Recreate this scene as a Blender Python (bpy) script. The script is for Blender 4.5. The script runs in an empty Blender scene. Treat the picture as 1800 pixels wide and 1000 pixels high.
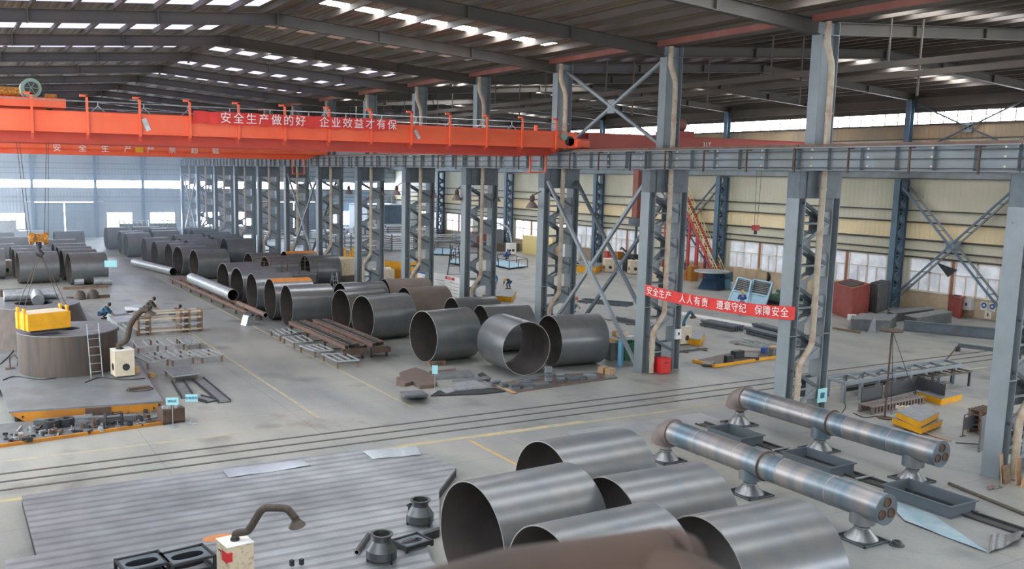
import bpy, math, random
from mathutils import Vector, Matrix
random.seed(7)
PI = math.pi
col = bpy.context.scene.collection
sc = bpy.context.scene

# ---------------------------------------------------------------- camera
S = 9.0                                   # column spacing in metres
CAM = Vector((-3.3461*S, -1.9755*S, 1.079*S))
YAW, PIT, ROL, FPX, CPX, CPY = 0.5008, 0.1464, 0.0164, 1652.9, 795.2, 546.3
_f = Vector((math.sin(YAW)*math.cos(PIT), math.cos(YAW)*math.cos(PIT), -math.sin(PIT)))
_r0 = Vector((math.cos(YAW), -math.sin(YAW), 0)); _u0 = _r0.cross(_f)
_r = math.cos(ROL)*_r0 + math.sin(ROL)*_u0
_u = -math.sin(ROL)*_r0 + math.cos(ROL)*_u0
cd = bpy.data.cameras.new('camera'); cam = bpy.data.objects.new('camera', cd); col.objects.link(cam)
cam.matrix_world = Matrix(((_r.x, _u.x, -_f.x, CAM.x), (_r.y, _u.y, -_f.y, CAM.y), (_r.z, _u.z, -_f.z, CAM.z), (0, 0, 0, 1)))
cd.sensor_width = 36; cd.sensor_fit = 'HORIZONTAL'; cd.lens = FPX*36/1800
cd.shift_x = (900-CPX)/1800; cd.shift_y = (CPY-500)/1800
cd.clip_start = 0.05; cd.clip_end = 600
cd.dof.use_dof = True; cd.dof.focus_distance = 38; cd.dof.aperture_fstop = 4.0
sc.camera = cam

def at(x, y, z=0.0):
    """the point of the level plane at height z that the photograph shows at pixel x, y"""
    d = _f + _r*((x-CPX)/FPX) - _u*((y-CPY)/FPX)
    return CAM + d*((z-CAM.z)/d.z)
def atX(x, y, X):
    d = _f + _r*((x-CPX)/FPX) - _u*((y-CPY)/FPX)
    return CAM + d*((X-CAM.x)/d.x)
def atY(x, y, Y):
    d = _f + _r*((x-CPX)/FPX) - _u*((y-CPY)/FPX)
    return CAM + d*((Y-CAM.y)/d.y)

# ---------------------------------------------------------------- light and exposure
w = bpy.data.worlds.new('world'); sc.world = w; w.use_nodes = True
bg = w.node_tree.nodes['Background']
bg.inputs[0].default_value = (0.90, 0.95, 1.0, 1); bg.inputs[1].default_value = 3.6
sc.view_settings.view_transform = 'Standard'; sc.view_settings.look = 'None'
sc.view_settings.gamma = 1; sc.view_settings.use_curve_mapping = False
sc.view_settings.exposure = 0.38
sc.cycles.max_bounces = 6; sc.cycles.diffuse_bounces = 4; sc.cycles.glossy_bounces = 3
sc.cycles.transparent_max_bounces = 6; sc.cycles.volume_bounces = 0
sc.cycles.use_denoising = True; sc.cycles.sample_clamp_indirect = 4
sc.cycles.caustics_reflective = False; sc.cycles.caustics_refractive = False
SKY_L, SKY_R, WIN = 1.35, 20.0, 14.0        # daylight through left roof panels, right roof panels, window bands

# ---------------------------------------------------------------- materials
def lin(h):
    c = [int(h[i:i+2], 16)/255 for i in (0, 2, 4)]
    return tuple(v/12.92 if v <= .04045 else ((v+.055)/1.055)**2.4 for v in c)
M = {}
def mat(name, h, rough=.6, metal=0.0, h2=None, scale=2.0, mix=.5, bump=0, bscale=20, stretch=(1, 1, 1), detail=6):
    m = bpy.data.materials.new(name); m.use_nodes = True; nt = m.node_tree; b = nt.nodes['Principled BSDF']
    b.inputs['Roughness'].default_value = rough; b.inputs['Metallic'].default_value = metal
    c1 = lin(h); b.inputs['Base Color'].default_value = (*c1, 1)
    if h2 or bump:
        tc = nt.nodes.new('ShaderNodeTexCoord'); mp = nt.nodes.new('ShaderNodeMapping')
        mp.inputs['Scale'].default_value = stretch
        nt.links.new(tc.outputs['Object'], mp.inputs[0])
    if h2:
        n = nt.nodes.new('ShaderNodeTexNoise'); n.inputs['Scale'].default_value = scale; n.inputs['Detail'].default_value = detail
        nt.links.new(mp.outputs[0], n.inputs['Vector'])
        r = nt.nodes.new('ShaderNodeValToRGB'); e = r.color_ramp.elements
        e[0].position = mix-.14; e[0].color = (*c1, 1); e[1].position = mix+.14; e[1].color = (*lin(h2), 1)
        nt.links.new(n.outputs[0], r.inputs[0]); nt.links.new(r.outputs[0], b.inputs['Base Color'])
    if bump:
        n2 = nt.nodes.new('ShaderNodeTexNoise'); n2.inputs['Scale'].default_value = bscale
        nt.links.new(mp.outputs[0], n2.inputs['Vector'])
        bp = nt.nodes.new('ShaderNodeBump'); bp.inputs['Strength'].default_value = bump; bp.inputs['Distance'].default_value = .02
        nt.links.new(n2.outputs[0], bp.inputs['Height']); nt.links.new(bp.outputs[0], b.inputs['Normal'])
    M[name] = m; return m
def emis(name, h, s):
    m = bpy.data.materials.new(name); m.use_nodes = True; nt = m.node_tree; nt.nodes.clear()
    e = nt.nodes.new('ShaderNodeEmission'); e.inputs[0].default_value = (*lin(h), 1); e.inputs[1].default_value = s
    o = nt.nodes.new('ShaderNodeOutputMaterial'); nt.links.new(e.outputs[0], o.inputs[0]); M[name] = m; return m
def ribbed(name, h, h2, axis, pitch, rough=.6, amp=.35, noise=.35, metal=0, dist=.05, worn=None):
    """sheet metal with straight ribs across the given axis"""
    m = bpy.data.materials.new(name); m.use_nodes = True; nt = m.node_tree; b = nt.nodes['Principled BSDF']
    b.inputs['Roughness'].default_value = rough; b.inputs['Metallic'].default_value = metal
    tc = nt.nodes.new('ShaderNodeTexCoord'); sp = nt.nodes.new('ShaderNodeSeparateXYZ')
    nt.links.new(tc.outputs['Object'], sp.inputs[0])
    mu = nt.nodes.new('ShaderNodeMath'); mu.operation = 'MULTIPLY'; mu.inputs[1].default_value = 1/pitch
    nt.links.new(sp.outputs[axis], mu.inputs[0])
    fr = nt.nodes.new('ShaderNodeMath'); fr.operation = 'FRACT'; nt.links.new(mu.outputs[0], fr.inputs[0])
    rp = nt.nodes.new('ShaderNodeValToRGB'); e = rp.color_ramp.elements
    e[0].position = 0; e[0].color = (1, 1, 1, 1); e[1].position = .45; e[1].color = (1, 1, 1, 1)
    for p, v in ((.60, 0), (.85, 0), (.99, 1)):
        q = rp.color_ramp.elements.new(p); q.color = (v, v, v, 1)
    nt.links.new(fr.outputs[0], rp.inputs[0])
    bp = nt.nodes.new('ShaderNodeBump'); bp.inputs['Strength'].default_value = amp; bp.inputs['Distance'].default_value = dist
    nt.links.new(rp.outputs[0], bp.inputs['Height']); nt.links.new(bp.outputs[0], b.inputs['Normal'])
    n = nt.nodes.new('ShaderNodeTexNoise'); n.inputs['Scale'].default_value = noise; n.inputs['Detail'].default_value = 5
    nt.links.new(tc.outputs['Object'], n.inputs['Vector'])
    r = nt.nodes.new('ShaderNodeValToRGB'); r.color_ramp.elements[0].position = .4; r.color_ramp.elements[1].position = .62
    r.color_ramp.elements[0].color = (*lin(h), 1); r.color_ramp.elements[1].color = (*lin(h2), 1)
    nt.links.new(n.outputs[0], r.inputs[0]); nt.links.new(r.outputs[0], b.inputs['Base Color'])
    if worn:      # polished and dull stripes of the plate itself
        w1 = nt.nodes.new('ShaderNodeMapRange'); w1.inputs[3].default_value = worn; w1.inputs[4].default_value = 1; nt.links.new(rp.outputs[0], w1.inputs[0])
        n3 = nt.nodes.new('ShaderNodeTexNoise'); n3.inputs['Scale'].default_value = 1.3; n3.inputs['Detail'].default_value = 7; nt.links.new(tc.outputs['Object'], n3.inputs['Vector'])
        w2 = nt.nodes.new('ShaderNodeMapRange'); w2.inputs[1].default_value = .35; w2.inputs[2].default_value = .7; w2.inputs[3].default_value = .8; w2.inputs[4].default_value = 1.12; nt.links.new(n3.outputs[0], w2.inputs[0])
        mm = nt.nodes.new('ShaderNodeMath'); mm.operation = 'MULTIPLY'; nt.links.new(w1.outputs[0], mm.inputs[0]); nt.links.new(w2.outputs[0], mm.inputs[1])
        vm = nt.nodes.new('ShaderNodeVectorMath'); vm.operation = 'SCALE'; nt.links.new(r.outputs[0], vm.inputs[0]); nt.links.new(mm.outputs[0], vm.inputs[3]); nt.links.new(vm.outputs[0], b.inputs['Base Color'])
    M[name] = m; return m

# floor: worn concrete with slab joints and paler traffic lanes
def floor_material():
    m = bpy.data.materials.new('concrete_floor'); m.use_nodes = True; nt = m.node_tree; b = nt.nodes['Principled BSDF']
    tc = nt.nodes.new('ShaderNodeTexCoord')
    def noise(s, d, st=(1, 1, 1)):
        mp = nt.nodes.new('ShaderNodeMapping'); mp.inputs['Scale'].default_value = st
        n = nt.nodes.new('ShaderNodeTexNoise'); n.inputs['Scale'].default_value = s; n.inputs['Detail'].default_value = d
        nt.links.new(tc.outputs['Object'], mp.inputs[0]); nt.links.new(mp.outputs[0], n.inputs['Vector']); return n
    def ramp(src, a, b2, p, q):
        r = nt.nodes.new('ShaderNodeValToRGB'); r.color_ramp.elements[0].position = p; r.color_ramp.elements[1].position = q
        r.color_ramp.elements[0].color = (*lin(a), 1); r.color_ramp.elements[1].color = (*lin(b2), 1)
        nt.links.new(src.outputs[0], r.inputs[0]); return r
    def mixc(f, a, b2, mode='MIX', fac=None):
        x = nt.nodes.new('ShaderNodeMix'); x.data_type = 'RGBA'; x.blend_type = mode
        if fac is not None: x.inputs[0].default_value = fac
        else: nt.links.new(f, x.inputs[0])
        nt.links.new(a, x.inputs[6]); nt.links.new(b2, x.inputs[7]); return x
    a = ramp(noise(.11, 6), '7f8485', '98978d', .38, .62)
    c = ramp(noise(.6, 8, (1, .35, 1)), '6c706e', 'aaa79b', .34, .66)
    x1 = mixc(None, a.outputs[0], c.outputs[0], fac=.4)
    g = ramp(noise(9, 4), '8a8a86', 'a9a69c', .3, .7)
    x2 = mixc(None, x1.outputs[2], g.outputs[0], fac=.22)
    st = nt.nodes.new('ShaderNodeValToRGB'); nt.links.new(noise(.35, 9).outputs[0], st.inputs[0])
    st.color_ramp.elements[0].position = .30; st.color_ramp.elements[0].color = (.55, .55, .55, 1)
    st.color_ramp.elements[1].position = .42; st.color_ramp.elements[1].color = (1, 1, 1, 1)
    x3 = mixc(None, x2.outputs[2], st.outputs[0], 'MULTIPLY', fac=.9)
    br = nt.nodes.new('ShaderNodeTexBrick'); br.inputs['Scale'].default_value = 1
    br.offset = 0; br.inputs['Brick Width'].default_value = 6; br.inputs['Row Height'].default_value = 4.5
    br.inputs['Mortar Size'].default_value = .018; br.inputs['Mortar Smooth'].default_value = .2
    br.inputs['Color1'].default_value = (1, 1, 1, 1); br.inputs['Color2'].default_value = (.94, .95, .96, 1); br.inputs['Mortar'].default_value = (.62, .62, .62, 1)
    nt.links.new(tc.outputs['Object'], br.inputs['Vector'])
    x4 = mixc(None, x3.outputs[2], br.outputs[0], 'MULTIPLY', fac=.8)
    nt.links.new(x4.outputs[2], b.inputs['Base Color'])
    rr = nt.nodes.new('ShaderNodeMapRange'); rr.inputs[3].default_value = .3; rr.inputs[4].default_value = .58
    nt.links.new(noise(.25, 5).outputs[0], rr.inputs[0]); nt.links.new(rr.outputs[0], b.inputs['Roughness'])
    M['floor'] = m
floor_material()

mat('steel', '73797d', .3, .5, '84827f', 1.2, .5, stretch=(1, .3, 1), bump=.06, bscale=1.5)
mat('steel_brown', '8a7a6e', .5, .3, '7c726a', 1.5)
mat('steel_in', '46423f', .6, .2, '524b47', 1.4)  # brownish cylinder insides, darkened further: shade put into the colour
mat('edge', 'a9a6a0', .45, .4)
mat('primer', 'd88a3c', .6, 0, 'c37a38', 3)
mat('pipe_blue', '667a86', .34, .6, '98928f', 1.2, .5, stretch=(.25, 1.6, .25), detail=3)
mat('elbow', '82726c', .6, .3, '76706c', 4)
mat('bare', '8f9294', .34, .75, 'a2a3a2', 5)
mat('galv', 'a4aaad', .4, .6, 'bfc4c5', 6, .5, bump=.1, bscale=12)
mat('col_grey', '868f93', .5, 0, '7b8487', .8)
mat('col_dark', '5f6a70', .55, 0, '545d62', 2)
mat('col_blue', '5d7587', .5, 0, '526878', 1)
mat('lace', '525b61', .6, 0)
mat('rafter', '403d39', .6, 0, '4b443b', .5)
mat('purlin', '4f4943', .7, 0, '5d5349', .4)
mat('redgut', '7f4a41', .6, 0, '8c574a', 1)
mat('downpipe', 'b8ac98', .55, 0, 'a2846a', 2.5, .62)
mat('runway', '8a939a', .55, .1, '7c827f', .7)
mat('rust', '4f4036', .8, 0, '604c3e', 3); mat('rail_rust', '2e251f', .9, 0, '402f24', 5)
mat('bar', '5b4a42', .6, .3, '77716b', 4)
mat('rustrail', '7f6252', .7, .1, '66544b', 2)
mat('dark', '2c2e30', .55, .3, '3a3c3f', 4)
mat('black', '17181a', .5)
mat('rubber', '232425', .8, 0, '35363a', 12)
mat('orange', 'ef6038', .5, 0, 'f06c45', .8)
mat('orange_shaded', 'c94a36', .55, 0, 'b84535', .7)  # crane orange with the shade on the recessed girder put into the colour
mat('crane_red', 'a94d42', .6, 0, 'a0463d', .6)
mat('banner', 'dc3a33', .65, 0, 'cf352f', 2)
mat('white', 'e8e6e0', .6)
mat('cream', 'd8cbb2', .6, 0, 'cdbfa6', 3)
mat('cream_dirty', 'd4c4a5', .6, 0, '8b6f4b', 9, .66)
mat('yellow', 'eaa812', .5, 0, 'd99a14', 2)
mat('yellow_dull', 'c98524', .65, 0, 'a96e28', 1.2)
mat('lightyel', 'e6d08a', .6)
mat('blue', '2c5a97', .7)
mat('denim', '2d4a66', .85, 0, '263c52', 8)
mat('olive', '4f5248', .9, 0, '42443d', 8)
mat('teal_m', '3f7288', .5, .2, '345f73', 3)
mat('pale_blue', '8fb2c4', .5, .1, '9dbcca', 3)
mat('skin', 'b98a6c', .6)
mat('hat_y', 'e9b522', .4)
mat('hat_o', 'e2763f', .4)
mat('red', 'cf2d2c', .5)
mat('red_unit', '9c4d43', .6, 0, '8e443c', 1.5)
mat('stair_red', 'b84444', .6)
mat('green', '256044', .6)
mat('gas_blue', '5f97b0', .45)
mat('sign_cyan', 'a6e0e2', .5)
mat('wood', 'b99a78', .75, 0, 'a08262', 5, .5, stretch=(1, 8, 1))
mat('wood_dark', '6c5544', .8, 0, '8b735d', 6)
mat('carton', 'c9a46f', .8)
mat('screen_d', '4a4c50', .6, .1)
mat('unit_grey', '6c7070', .6, .2, '5c5f60', 2)
mat('cable', '2a2826', .6)
mat('hose', '4b3f35', .7, 0, '3d352d', 14)
mat('duct', '5a5046', .6, .1, '4d453d', 8)
mat('plate_b', '77655a', .6, .3, '665a53', 3)
mat('plate_g', '7a7e81', .45, .5, '8d8f8f', 3)
mat('brass', 'c78a35', .5, .2, '7a4e22', 14)
mat('motor_g', '7d9484', .5, .2)
mat('linemark', 'b9a878', .7, 0, '9d9a8c', 2.2, .5)
mat('slot', '4a4a48', .8)
mat('window_frame', 'dcd5c8', .6)
mat('win_rust', '9a6a4f', .7)
mat('plinth', 'c9b79b', .8, 0, 'b7a184', 1.2)
mat('door_far', '8fa0ab', .6, 0, '84949f', .6)
mat('paper', 'dfe2e0', .8, 0, 'c9cdd0', 20)
ribbed('wall_sheet', 'c6c3ab', 'cfc9b2', 1, .42)
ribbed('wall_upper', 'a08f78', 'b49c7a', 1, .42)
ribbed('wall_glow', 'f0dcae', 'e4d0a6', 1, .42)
ribbed('wall_end', 'a3acb2', 'aeb6ba', 0, .42)
ribbed('roof_sheet', '766c60', '80755f', 0, .36, .65, .5)
ribbed('bed', 'a4a9ab', '93989a', 1, .46, .36, .4, .5, .4, .02, worn=.72)
ribbed('bed2', '85898b', '787a7a', 0, 3.0, .45, .1, .9, .4)
mat('haze_pane', 'd4d8dc', .3, 0, '9ba0a8', .9); _b = M['haze_pane'].node_tree.nodes['Principled BSDF']; _b.inputs['Emission Color'].default_value = (.9, .93, 1, 1); _b.inputs['Emission Strength'].default_value = .22
emis('sky_left', 'd6d4fa', SKY_L); emis('sky_right', 'f4f8ff', SKY_R); emis('sky_near', 'f4f8ff', 9.0); emis('win_band', 'eef4ff', WIN)  # sky_near: roof strips beyond the view, made to glow stronger as fill
emis('fill_glow', 'f1f5ff', 8); emis('win_low', 'f4f3ff', 2.5); emis('win_end', 'cfe2ff', 30); emis('weld', 'd8ecff', 12); emis('sky_dim', 'c9a79b', .35)

# ---------------------------------------------------------------- mesh building
class MB:
    def __init__(s): s.v = []; s.f = []; s.m = []; s.cur = 0
    def slot(s, i): s.cur = i; return s
    def add(s, vs, fs):
        n = len(s.v); s.v += [tuple(v) for v in vs]
        for f in fs: s.f.append([n+i for i in f]); s.m.append(s.cur)
        return s
    def box(s, x0, x1, y0, y1, z0, z1):
        return s.add([(x0, y0, z0), (x1, y0, z0), (x1, y1, z0), (x0, y1, z0), (x0, y0, z1), (x1, y0, z1), (x1, y1, z1), (x0, y1, z1)],
                     [(0, 3, 2, 1), (4, 5, 6, 7), (0, 1, 5, 4), (1, 2, 6, 5), (2, 3, 7, 6), (3, 0, 4, 7)])
    def cbox(s, cx, cy, z0, w, d, h, rz=0):
        c, n = math.cos(rz), math.sin(rz); P = []
        for z in (z0, z0+h):
            for a, b in ((-1, -1), (1, -1), (1, 1), (-1, 1)):
                x, y = a*w/2, b*d/2; P.append((cx+x*c-y*n, cy+x*n+y*c, z))
        return s.add(P, [(0, 3, 2, 1), (4, 5, 6, 7), (0, 1, 5, 4), (1, 2, 6, 5), (2, 3, 7, 6), (3, 0, 4, 7)])
    def bar(s, a, b, w, h=None, up=(0, 0, 1)):
        """square bar from a to b, w wide and h high"""
        h = h or w; a, b = Vector(a), Vector(b); d = (b-a).normalized(); u = Vector(up)
        if abs(d.dot(u)) > .98: u = Vector((1, 0, 0))
        x = d.cross(u).normalized(); u = x.cross(d)
        P = [p+x*(i*w/2)+u*(j*h/2) for p in (a, b) for i, j in ((-1, -1), (1, -1), (1, 1), (-1, 1))]
        return s.add(P, [(0, 3, 2, 1), (4, 5, 6, 7), (0, 1, 5, 4), (1, 2, 6, 5), (2, 3, 7, 6), (3, 0, 4, 7)])
    def ibeam(s, a, b, w, h, t=.03, up=(0, 0, 1)):
        a, b = Vector(a), Vector(b); d = (b-a).normalized(); u = Vector(up)
        if abs(d.dot(u)) > .98: u = Vector((1, 0, 0))
        x = d.cross(u).normalized(); u = x.cross(d)
        for k in (-1, 1): s.bar(a+u*k*(h/2-t/2), b+u*k*(h/2-t/2), w, t, u)
        return s.bar(a, b, t, h-2*t, u)
    def _frame(s, d):
        d = d.normalized(); u = Vector((0, 0, 1)) if abs(d.z) < .95 else Vector((1, 0, 0))
        x = d.cross(u).normalized(); return x, x.cross(d)
    def cyl(s, a, b, r, n=16, r2=None, caps=True):
        a, b = Vector(a), Vector(b); x, u = s._frame(b-a); r2 = r if r2 is None else r2
        P = [a+(x*math.cos(2*PI*i/n)+u*math.sin(2*PI*i/n))*r for i in range(n)] + [b+(x*math.cos(2*PI*i/n)+u*math.sin(2*PI*i/n))*r2 for i in range(n)]
        F = [(i, n+i, n+(i+1) % n, (i+1) % n) for i in range(n)]
        if caps: F += [tuple(range(n)), tuple(range(2*n-1, n-1, -1))]
        return s.add(P, F)
    def tube(s, pts, r, n=10, caps=True):
        pts = [Vector(p) for p in pts]; rs = r if isinstance(r, (list, tuple)) else [r]*len(pts)
        x, u = s._frame(pts[1]-pts[0]); P = []
        for i, p in enumerate(pts):
            d = (pts[min(i+1, len(pts)-1)]-pts[max(i-1, 0)]).normalized()
            x = (x-d*x.dot(d)).normalized(); u = x.cross(d)
            P += [p+(x*math.cos(2*PI*k/n)+u*math.sin(2*PI*k/n))*rs[i] for k in range(n)]
        F = []
        for i in range(len(pts)-1):
            for k in range(n): F.append((i*n+k, (i+1)*n+k, (i+1)*n+(k+1) % n, i*n+(k+1) % n))
        if caps: F += [tuple(range(n)), tuple(range(len(P)-1, len(P)-n-1, -1))]
        return s.add(P, F)
    def lathe(s, prof, c=(0, 0, 0), n=32, axis='Z', close=False):
        """prof: list of (r, h)"""
        P = []
        for r, h in prof:
            for k in range(n):
                a = 2*PI*k/n; P.append((c[0]+r*math.cos(a), c[1]+r*math.sin(a), c[2]+h))
        F = []; m = len(prof)
        for i in range(m if close else m-1):
            j = (i+1) % m
            for k in range(n): F.append((i*n+k, i*n+(k+1) % n, j*n+(k+1) % n, j*n+k))
        return s.add(P, F)
    def prism(s, poly, z0, z1):
        n = len(poly); P = [(x, y, z0) for x, y in poly]+[(x, y, z1) for x, y in poly]
        return s.add(P, [tuple(range(n-1, -1, -1)), tuple(range(n, 2*n))]+[(i, (i+1) % n, n+(i+1) % n, n+i) for i in range(n)])
    def xf(s, mx, i0=0):
        for i in range(i0, len(s.v)): s.v[i] = tuple(mx @ Vector(s.v[i]))
        return s
    def build(s, name, mats, parent=None, smooth=False, loc=None, angle=35):
        me = bpy.data.meshes.new(name); me.from_pydata(s.v, [], s.f); me.update()
        if not isinstance(mats, (list, tuple)): mats = [mats]
        for m in mats: me.materials.append(M[m] if isinstance(m, str) else m)
        if len(mats) > 1: me.polygons.foreach_set('material_index', s.m)
        if smooth:
            me.shade_smooth(); me.set_sharp_from_angle(angle=math.radians(angle))
        o = bpy.data.objects.new(name, me); col.objects.link(o)
        if parent: o.parent = parent
        if loc: o.location = loc
        return o
def tag(o, label=None, cat=None, group=None, kind=None):
    if label: o['label'] = label
    if cat: o['category'] = cat
    if group: o['group'] = group
    if kind: o['kind'] = kind
    return o
def thing(name, label, cat, loc=(0, 0, 0), rz=0, group=None, kind=None):
    o = bpy.data.objects.new(name, None); col.objects.link(o); o.empty_display_size = .3
    o.location = loc; o.rotation_euler = (0, 0, rz); return tag(o, label, cat, group, kind)
def struct(name, mb, mats, **k):
    o = mb.build(name, mats, **k); o['kind'] = 'structure'; return o
def dup(o, loc=None, rz=None, label=None, group=None, parent=None):
    c = o.copy(); col.objects.link(c)
    if parent: c.parent = parent
    if loc is not None: c.location = loc
    if rz is not None: c.rotation_euler = (0, 0, rz)
    if label: c['label'] = label
    if group: c['group'] = group
    for ch in list(o.children): dup(ch, parent=c)
    return c
ORD = 'first second third fourth fifth sixth seventh eighth ninth tenth eleventh twelfth thirteenth fourteenth fifteenth sixteenth seventeenth eighteenth nineteenth twentieth'.split()
# ================================================================= the hall
XW, YE, XL = 34.6, 120.3, -32.2
struct('floor', MB().box(-60, 45, -30, 124, -.3, 0), 'floor')

# ---- right wall: sheeted in zones, clerestory glazing, low windows
def wallR(y0, y1, z0, z1, m, name='wall_right', x=XW, t=.12): return struct(name, MB().box(x, x+t, y0, y1, z0, z1), m)
wallR(-5, YE, 0, 1.4, 'plinth', t=.24)
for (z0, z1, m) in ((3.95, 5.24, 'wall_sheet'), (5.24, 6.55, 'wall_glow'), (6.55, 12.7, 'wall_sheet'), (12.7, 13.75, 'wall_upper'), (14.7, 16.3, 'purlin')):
    wallR(-5, YE, z0, z1, m)
g = 0
for z, h in ((3.95, .12), (4.45, .12), (5.24, .14), (6.55, .12), (7.42, .1), (13.75, .12), (14.7, .12), (9.8, .08), (12.7, .06)):
    g += 1; struct('trim_%d' % g, MB().box(XW-.12, XW, -5, YE, z-h/2, z+h/2), 'rafter')
# clerestory: bright panes with a fine grid, one window per bay
wn = 0
YW = [10.5, 19.8] + [28.8+9.3*k for k in range(10)]
for i in range(len(YW)-1):
    wn += 1; y0, y1 = YW[i]+.3, YW[i+1]-.3
    f = MB()
    for k in range(9): y = y0+(y1-y0)*k/8; f.box(XW-.06, XW, y-.03, y+.03, 13.8, 14.65)
    for z in (13.98, 14.28, 14.5): f.box(XW-.05, XW, y0, y1, z-.018, z+.018)
    w_ = struct('window_%d' % wn, f, 'win_rust')
    MB().box(XW+.01, XW+.05, y0, y1, 13.81, 14.64).build('pane', 'win_band', w_)
# low windows z 1.4..3.9, in pairs between wall columns; frames cream, dusty panes
def low_window(y0, y1, wn, rusty=True):
    z0, z1 = 1.42, 3.88
    f = MB(); n = 2
    for k in range(n+1): y = y0+(y1-y0)*k/n; f.box(XW-.08, XW+.02, y-.06, y+.06, z0, z1)
    for z in (z0+.05, z1-.05, z0+1.45): f.box(XW-.08, XW+.02, y0, y1, z-.05, z+.05)
    for k in range(n): y = y0+(y1-y0)*(k+.5)/n; f.box(XW-.07, XW+.02, y-.04, y+.04, z0, z0+1.45)
    o = struct('window_%d' % wn, f, 'window_frame')
    MB().box(XW+.03, XW+.05, y0, y1, z0, z1).build('pane', 'haze_pane' if y0 < 70 else 'win_low', o)
    return o
for i in range(0, len(YW)-1):
    a, b = YW[i]+1.25, YW[i+1]-.7
    wallR(YW[i]-.7, a-.06, 1.4, 3.9, 'wall_sheet')
    h = (a+b)/2
    for (p, q) in ((a, h-.12), (h+.12, b)):
        wn += 1; low_window(p+.05, q-.05, wn)
    struct('trim_%d' % (20+i), MB().box(XW-.1, XW+.02, h-.12, h+.12, 1.4, 3.9), 'win_rust')
wallR(YW[-1]-.7, YE, 1.4, 3.9, 'wall_sheet')

# ---- end wall
def wallE(x0, x1, z0, z1, m='wall_end', name='wall_end'): return struct(name, MB().box(x0, x1, YE, YE+.15, z0, z1), m)
wallE(XL-20, XW, 7.85, 17.3); wallE(XL-20, XW, 4.95, 6.75)
for x0, x1 in ((-52, -27.5), (-19.9, -18.7), (-11.2, -9.5), (-6.1, -3.7), (-.2, 3.2), (6.2, 8.4), (11.6, 14.0), (21.2, 24.0), (30.5, XW)): wallE(x0, x1, 0, 4.95)
opens = [(-27.5, -19.9), (-9.5, -6.1), (-3.7, -.2), (3.2, 6.2), (8.4, 11.6), (24.0, 30.5)]
for x0, x1 in opens:
    wallE(x0, x1, 0, 1.3); wallE(x0, x1, 3.35, 4.95); wn += 1
    f = MB(); n = max(2, round((x1-x0)/1.75))
    for k in range(n+1): x = x0+(x1-x0)*k/n; f.box(x-.05, x+.05, YE-.05, YE+.02, 1.3, 3.35)
    for k in range(n): x = x0+(x1-x0)*(k+.5)/n; f.box(x-.03, x+.03, YE-.05, YE+.02, 1.3, 2.45)
    f.box(x0, x1, YE-.05, YE+.02, 2.41, 2.49)
    o = struct('window_%d' % wn, f, 'col_grey'); MB().box(x0, x1, YE+.04, YE+.06, 1.3, 3.35).build('pane', 'win_end', o)
wn += 1
o = struct('window_%d' % wn, MB().box(XL-20, XW, YE-.04, YE, 7.8, 7.88).box(XL-20, XW, YE-.04, YE, 6.72, 6.8), 'col_grey')
MB().box(XL-20, XW-.1, YE+.04, YE+.08, 6.78, 7.82).build('pane', 'win_end', o)
# sliding doors with a bright gap
for dn, (x0, x1, gap) in enumerate(((-18.7, -11.2, -14.95), (14.0, 21.2, 17.6))):
    d = tag(bpy.data.objects.new('door_%d' % (dn+1), None), kind='structure'); col.objects.link(d)
    for a, b in ((x0, gap-.1), (gap+.1, x1)):
        dl = MB().box(a, b, YE-.02, YE+.08, 0, 4.75).build('door_leaf', 'door_far', d)
        f = MB()
        for k in range(5): f.box(a, b, YE-.05, YE-.02, .2+k*1.1, .26+k*1.1)
        for k in range(4): x = a+(b-a)*k/3; f.box(x-.03, x+.03, YE-.05, YE-.02, 0, 4.75)
        f.build('door_frame', 'col_grey', dl)
    MB().box(gap-.1, gap+.1, YE+.02, YE+.04, 0, 4.75).build('door_gap', 'win_end', d)
    MB().box(x0-1.3, x1+1.3, YE-.14, YE-.02, 4.86, 4.98).build('door_top_gap', 'white', d)  # white bar standing for the bright gap above the doors, light painted in
for z in (8.7, 9.4, 10.1, 5.55, 4.95): struct('trim_%d' % (40+int(z*2)), MB().box(XL-20, XW, YE-.12, YE, z-.06, z+.06), 'col_grey')
for k, x in enumerate([-27, -18.9, -10.9, -4.6, 3.0, 11.5, 23.6, 30.4]):
    struct('trim_%d' % (70+k), MB().ibeam((x, YE-.35, 0), (x, YE-.35, 16.2), .35, .4, .03, (0, 1, 0)), 'col_blue')

struct('unseen_wall_left', MB().box(XL-.3, XL, -29.5, 14, 0, 10.5).box(XL-.3, XL, -29.5, 14, 13.5, 16.0), 'wall_end')  # unseen wall, added to keep side light off the foreground
struct('window_301', MB().box(XL-.2, XL-.1, -29.5, 14, 10.5, 13.5), 'fill_glow')  # added glowing band out of view, fills the near bay with light
struct('window_302', MB().box(XL, XW, -29.2, -29.15, 5.5, 8.5), 'fill_glow')  # added glowing band behind the camera, brightens the near faces of the columns
struct('unseen_wall_back', MB().box(XL, XW, -29.5, -29.2, 0, 16.2), 'wall_end')  # unseen wall, added so the near floor is not overlit from behind
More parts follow.
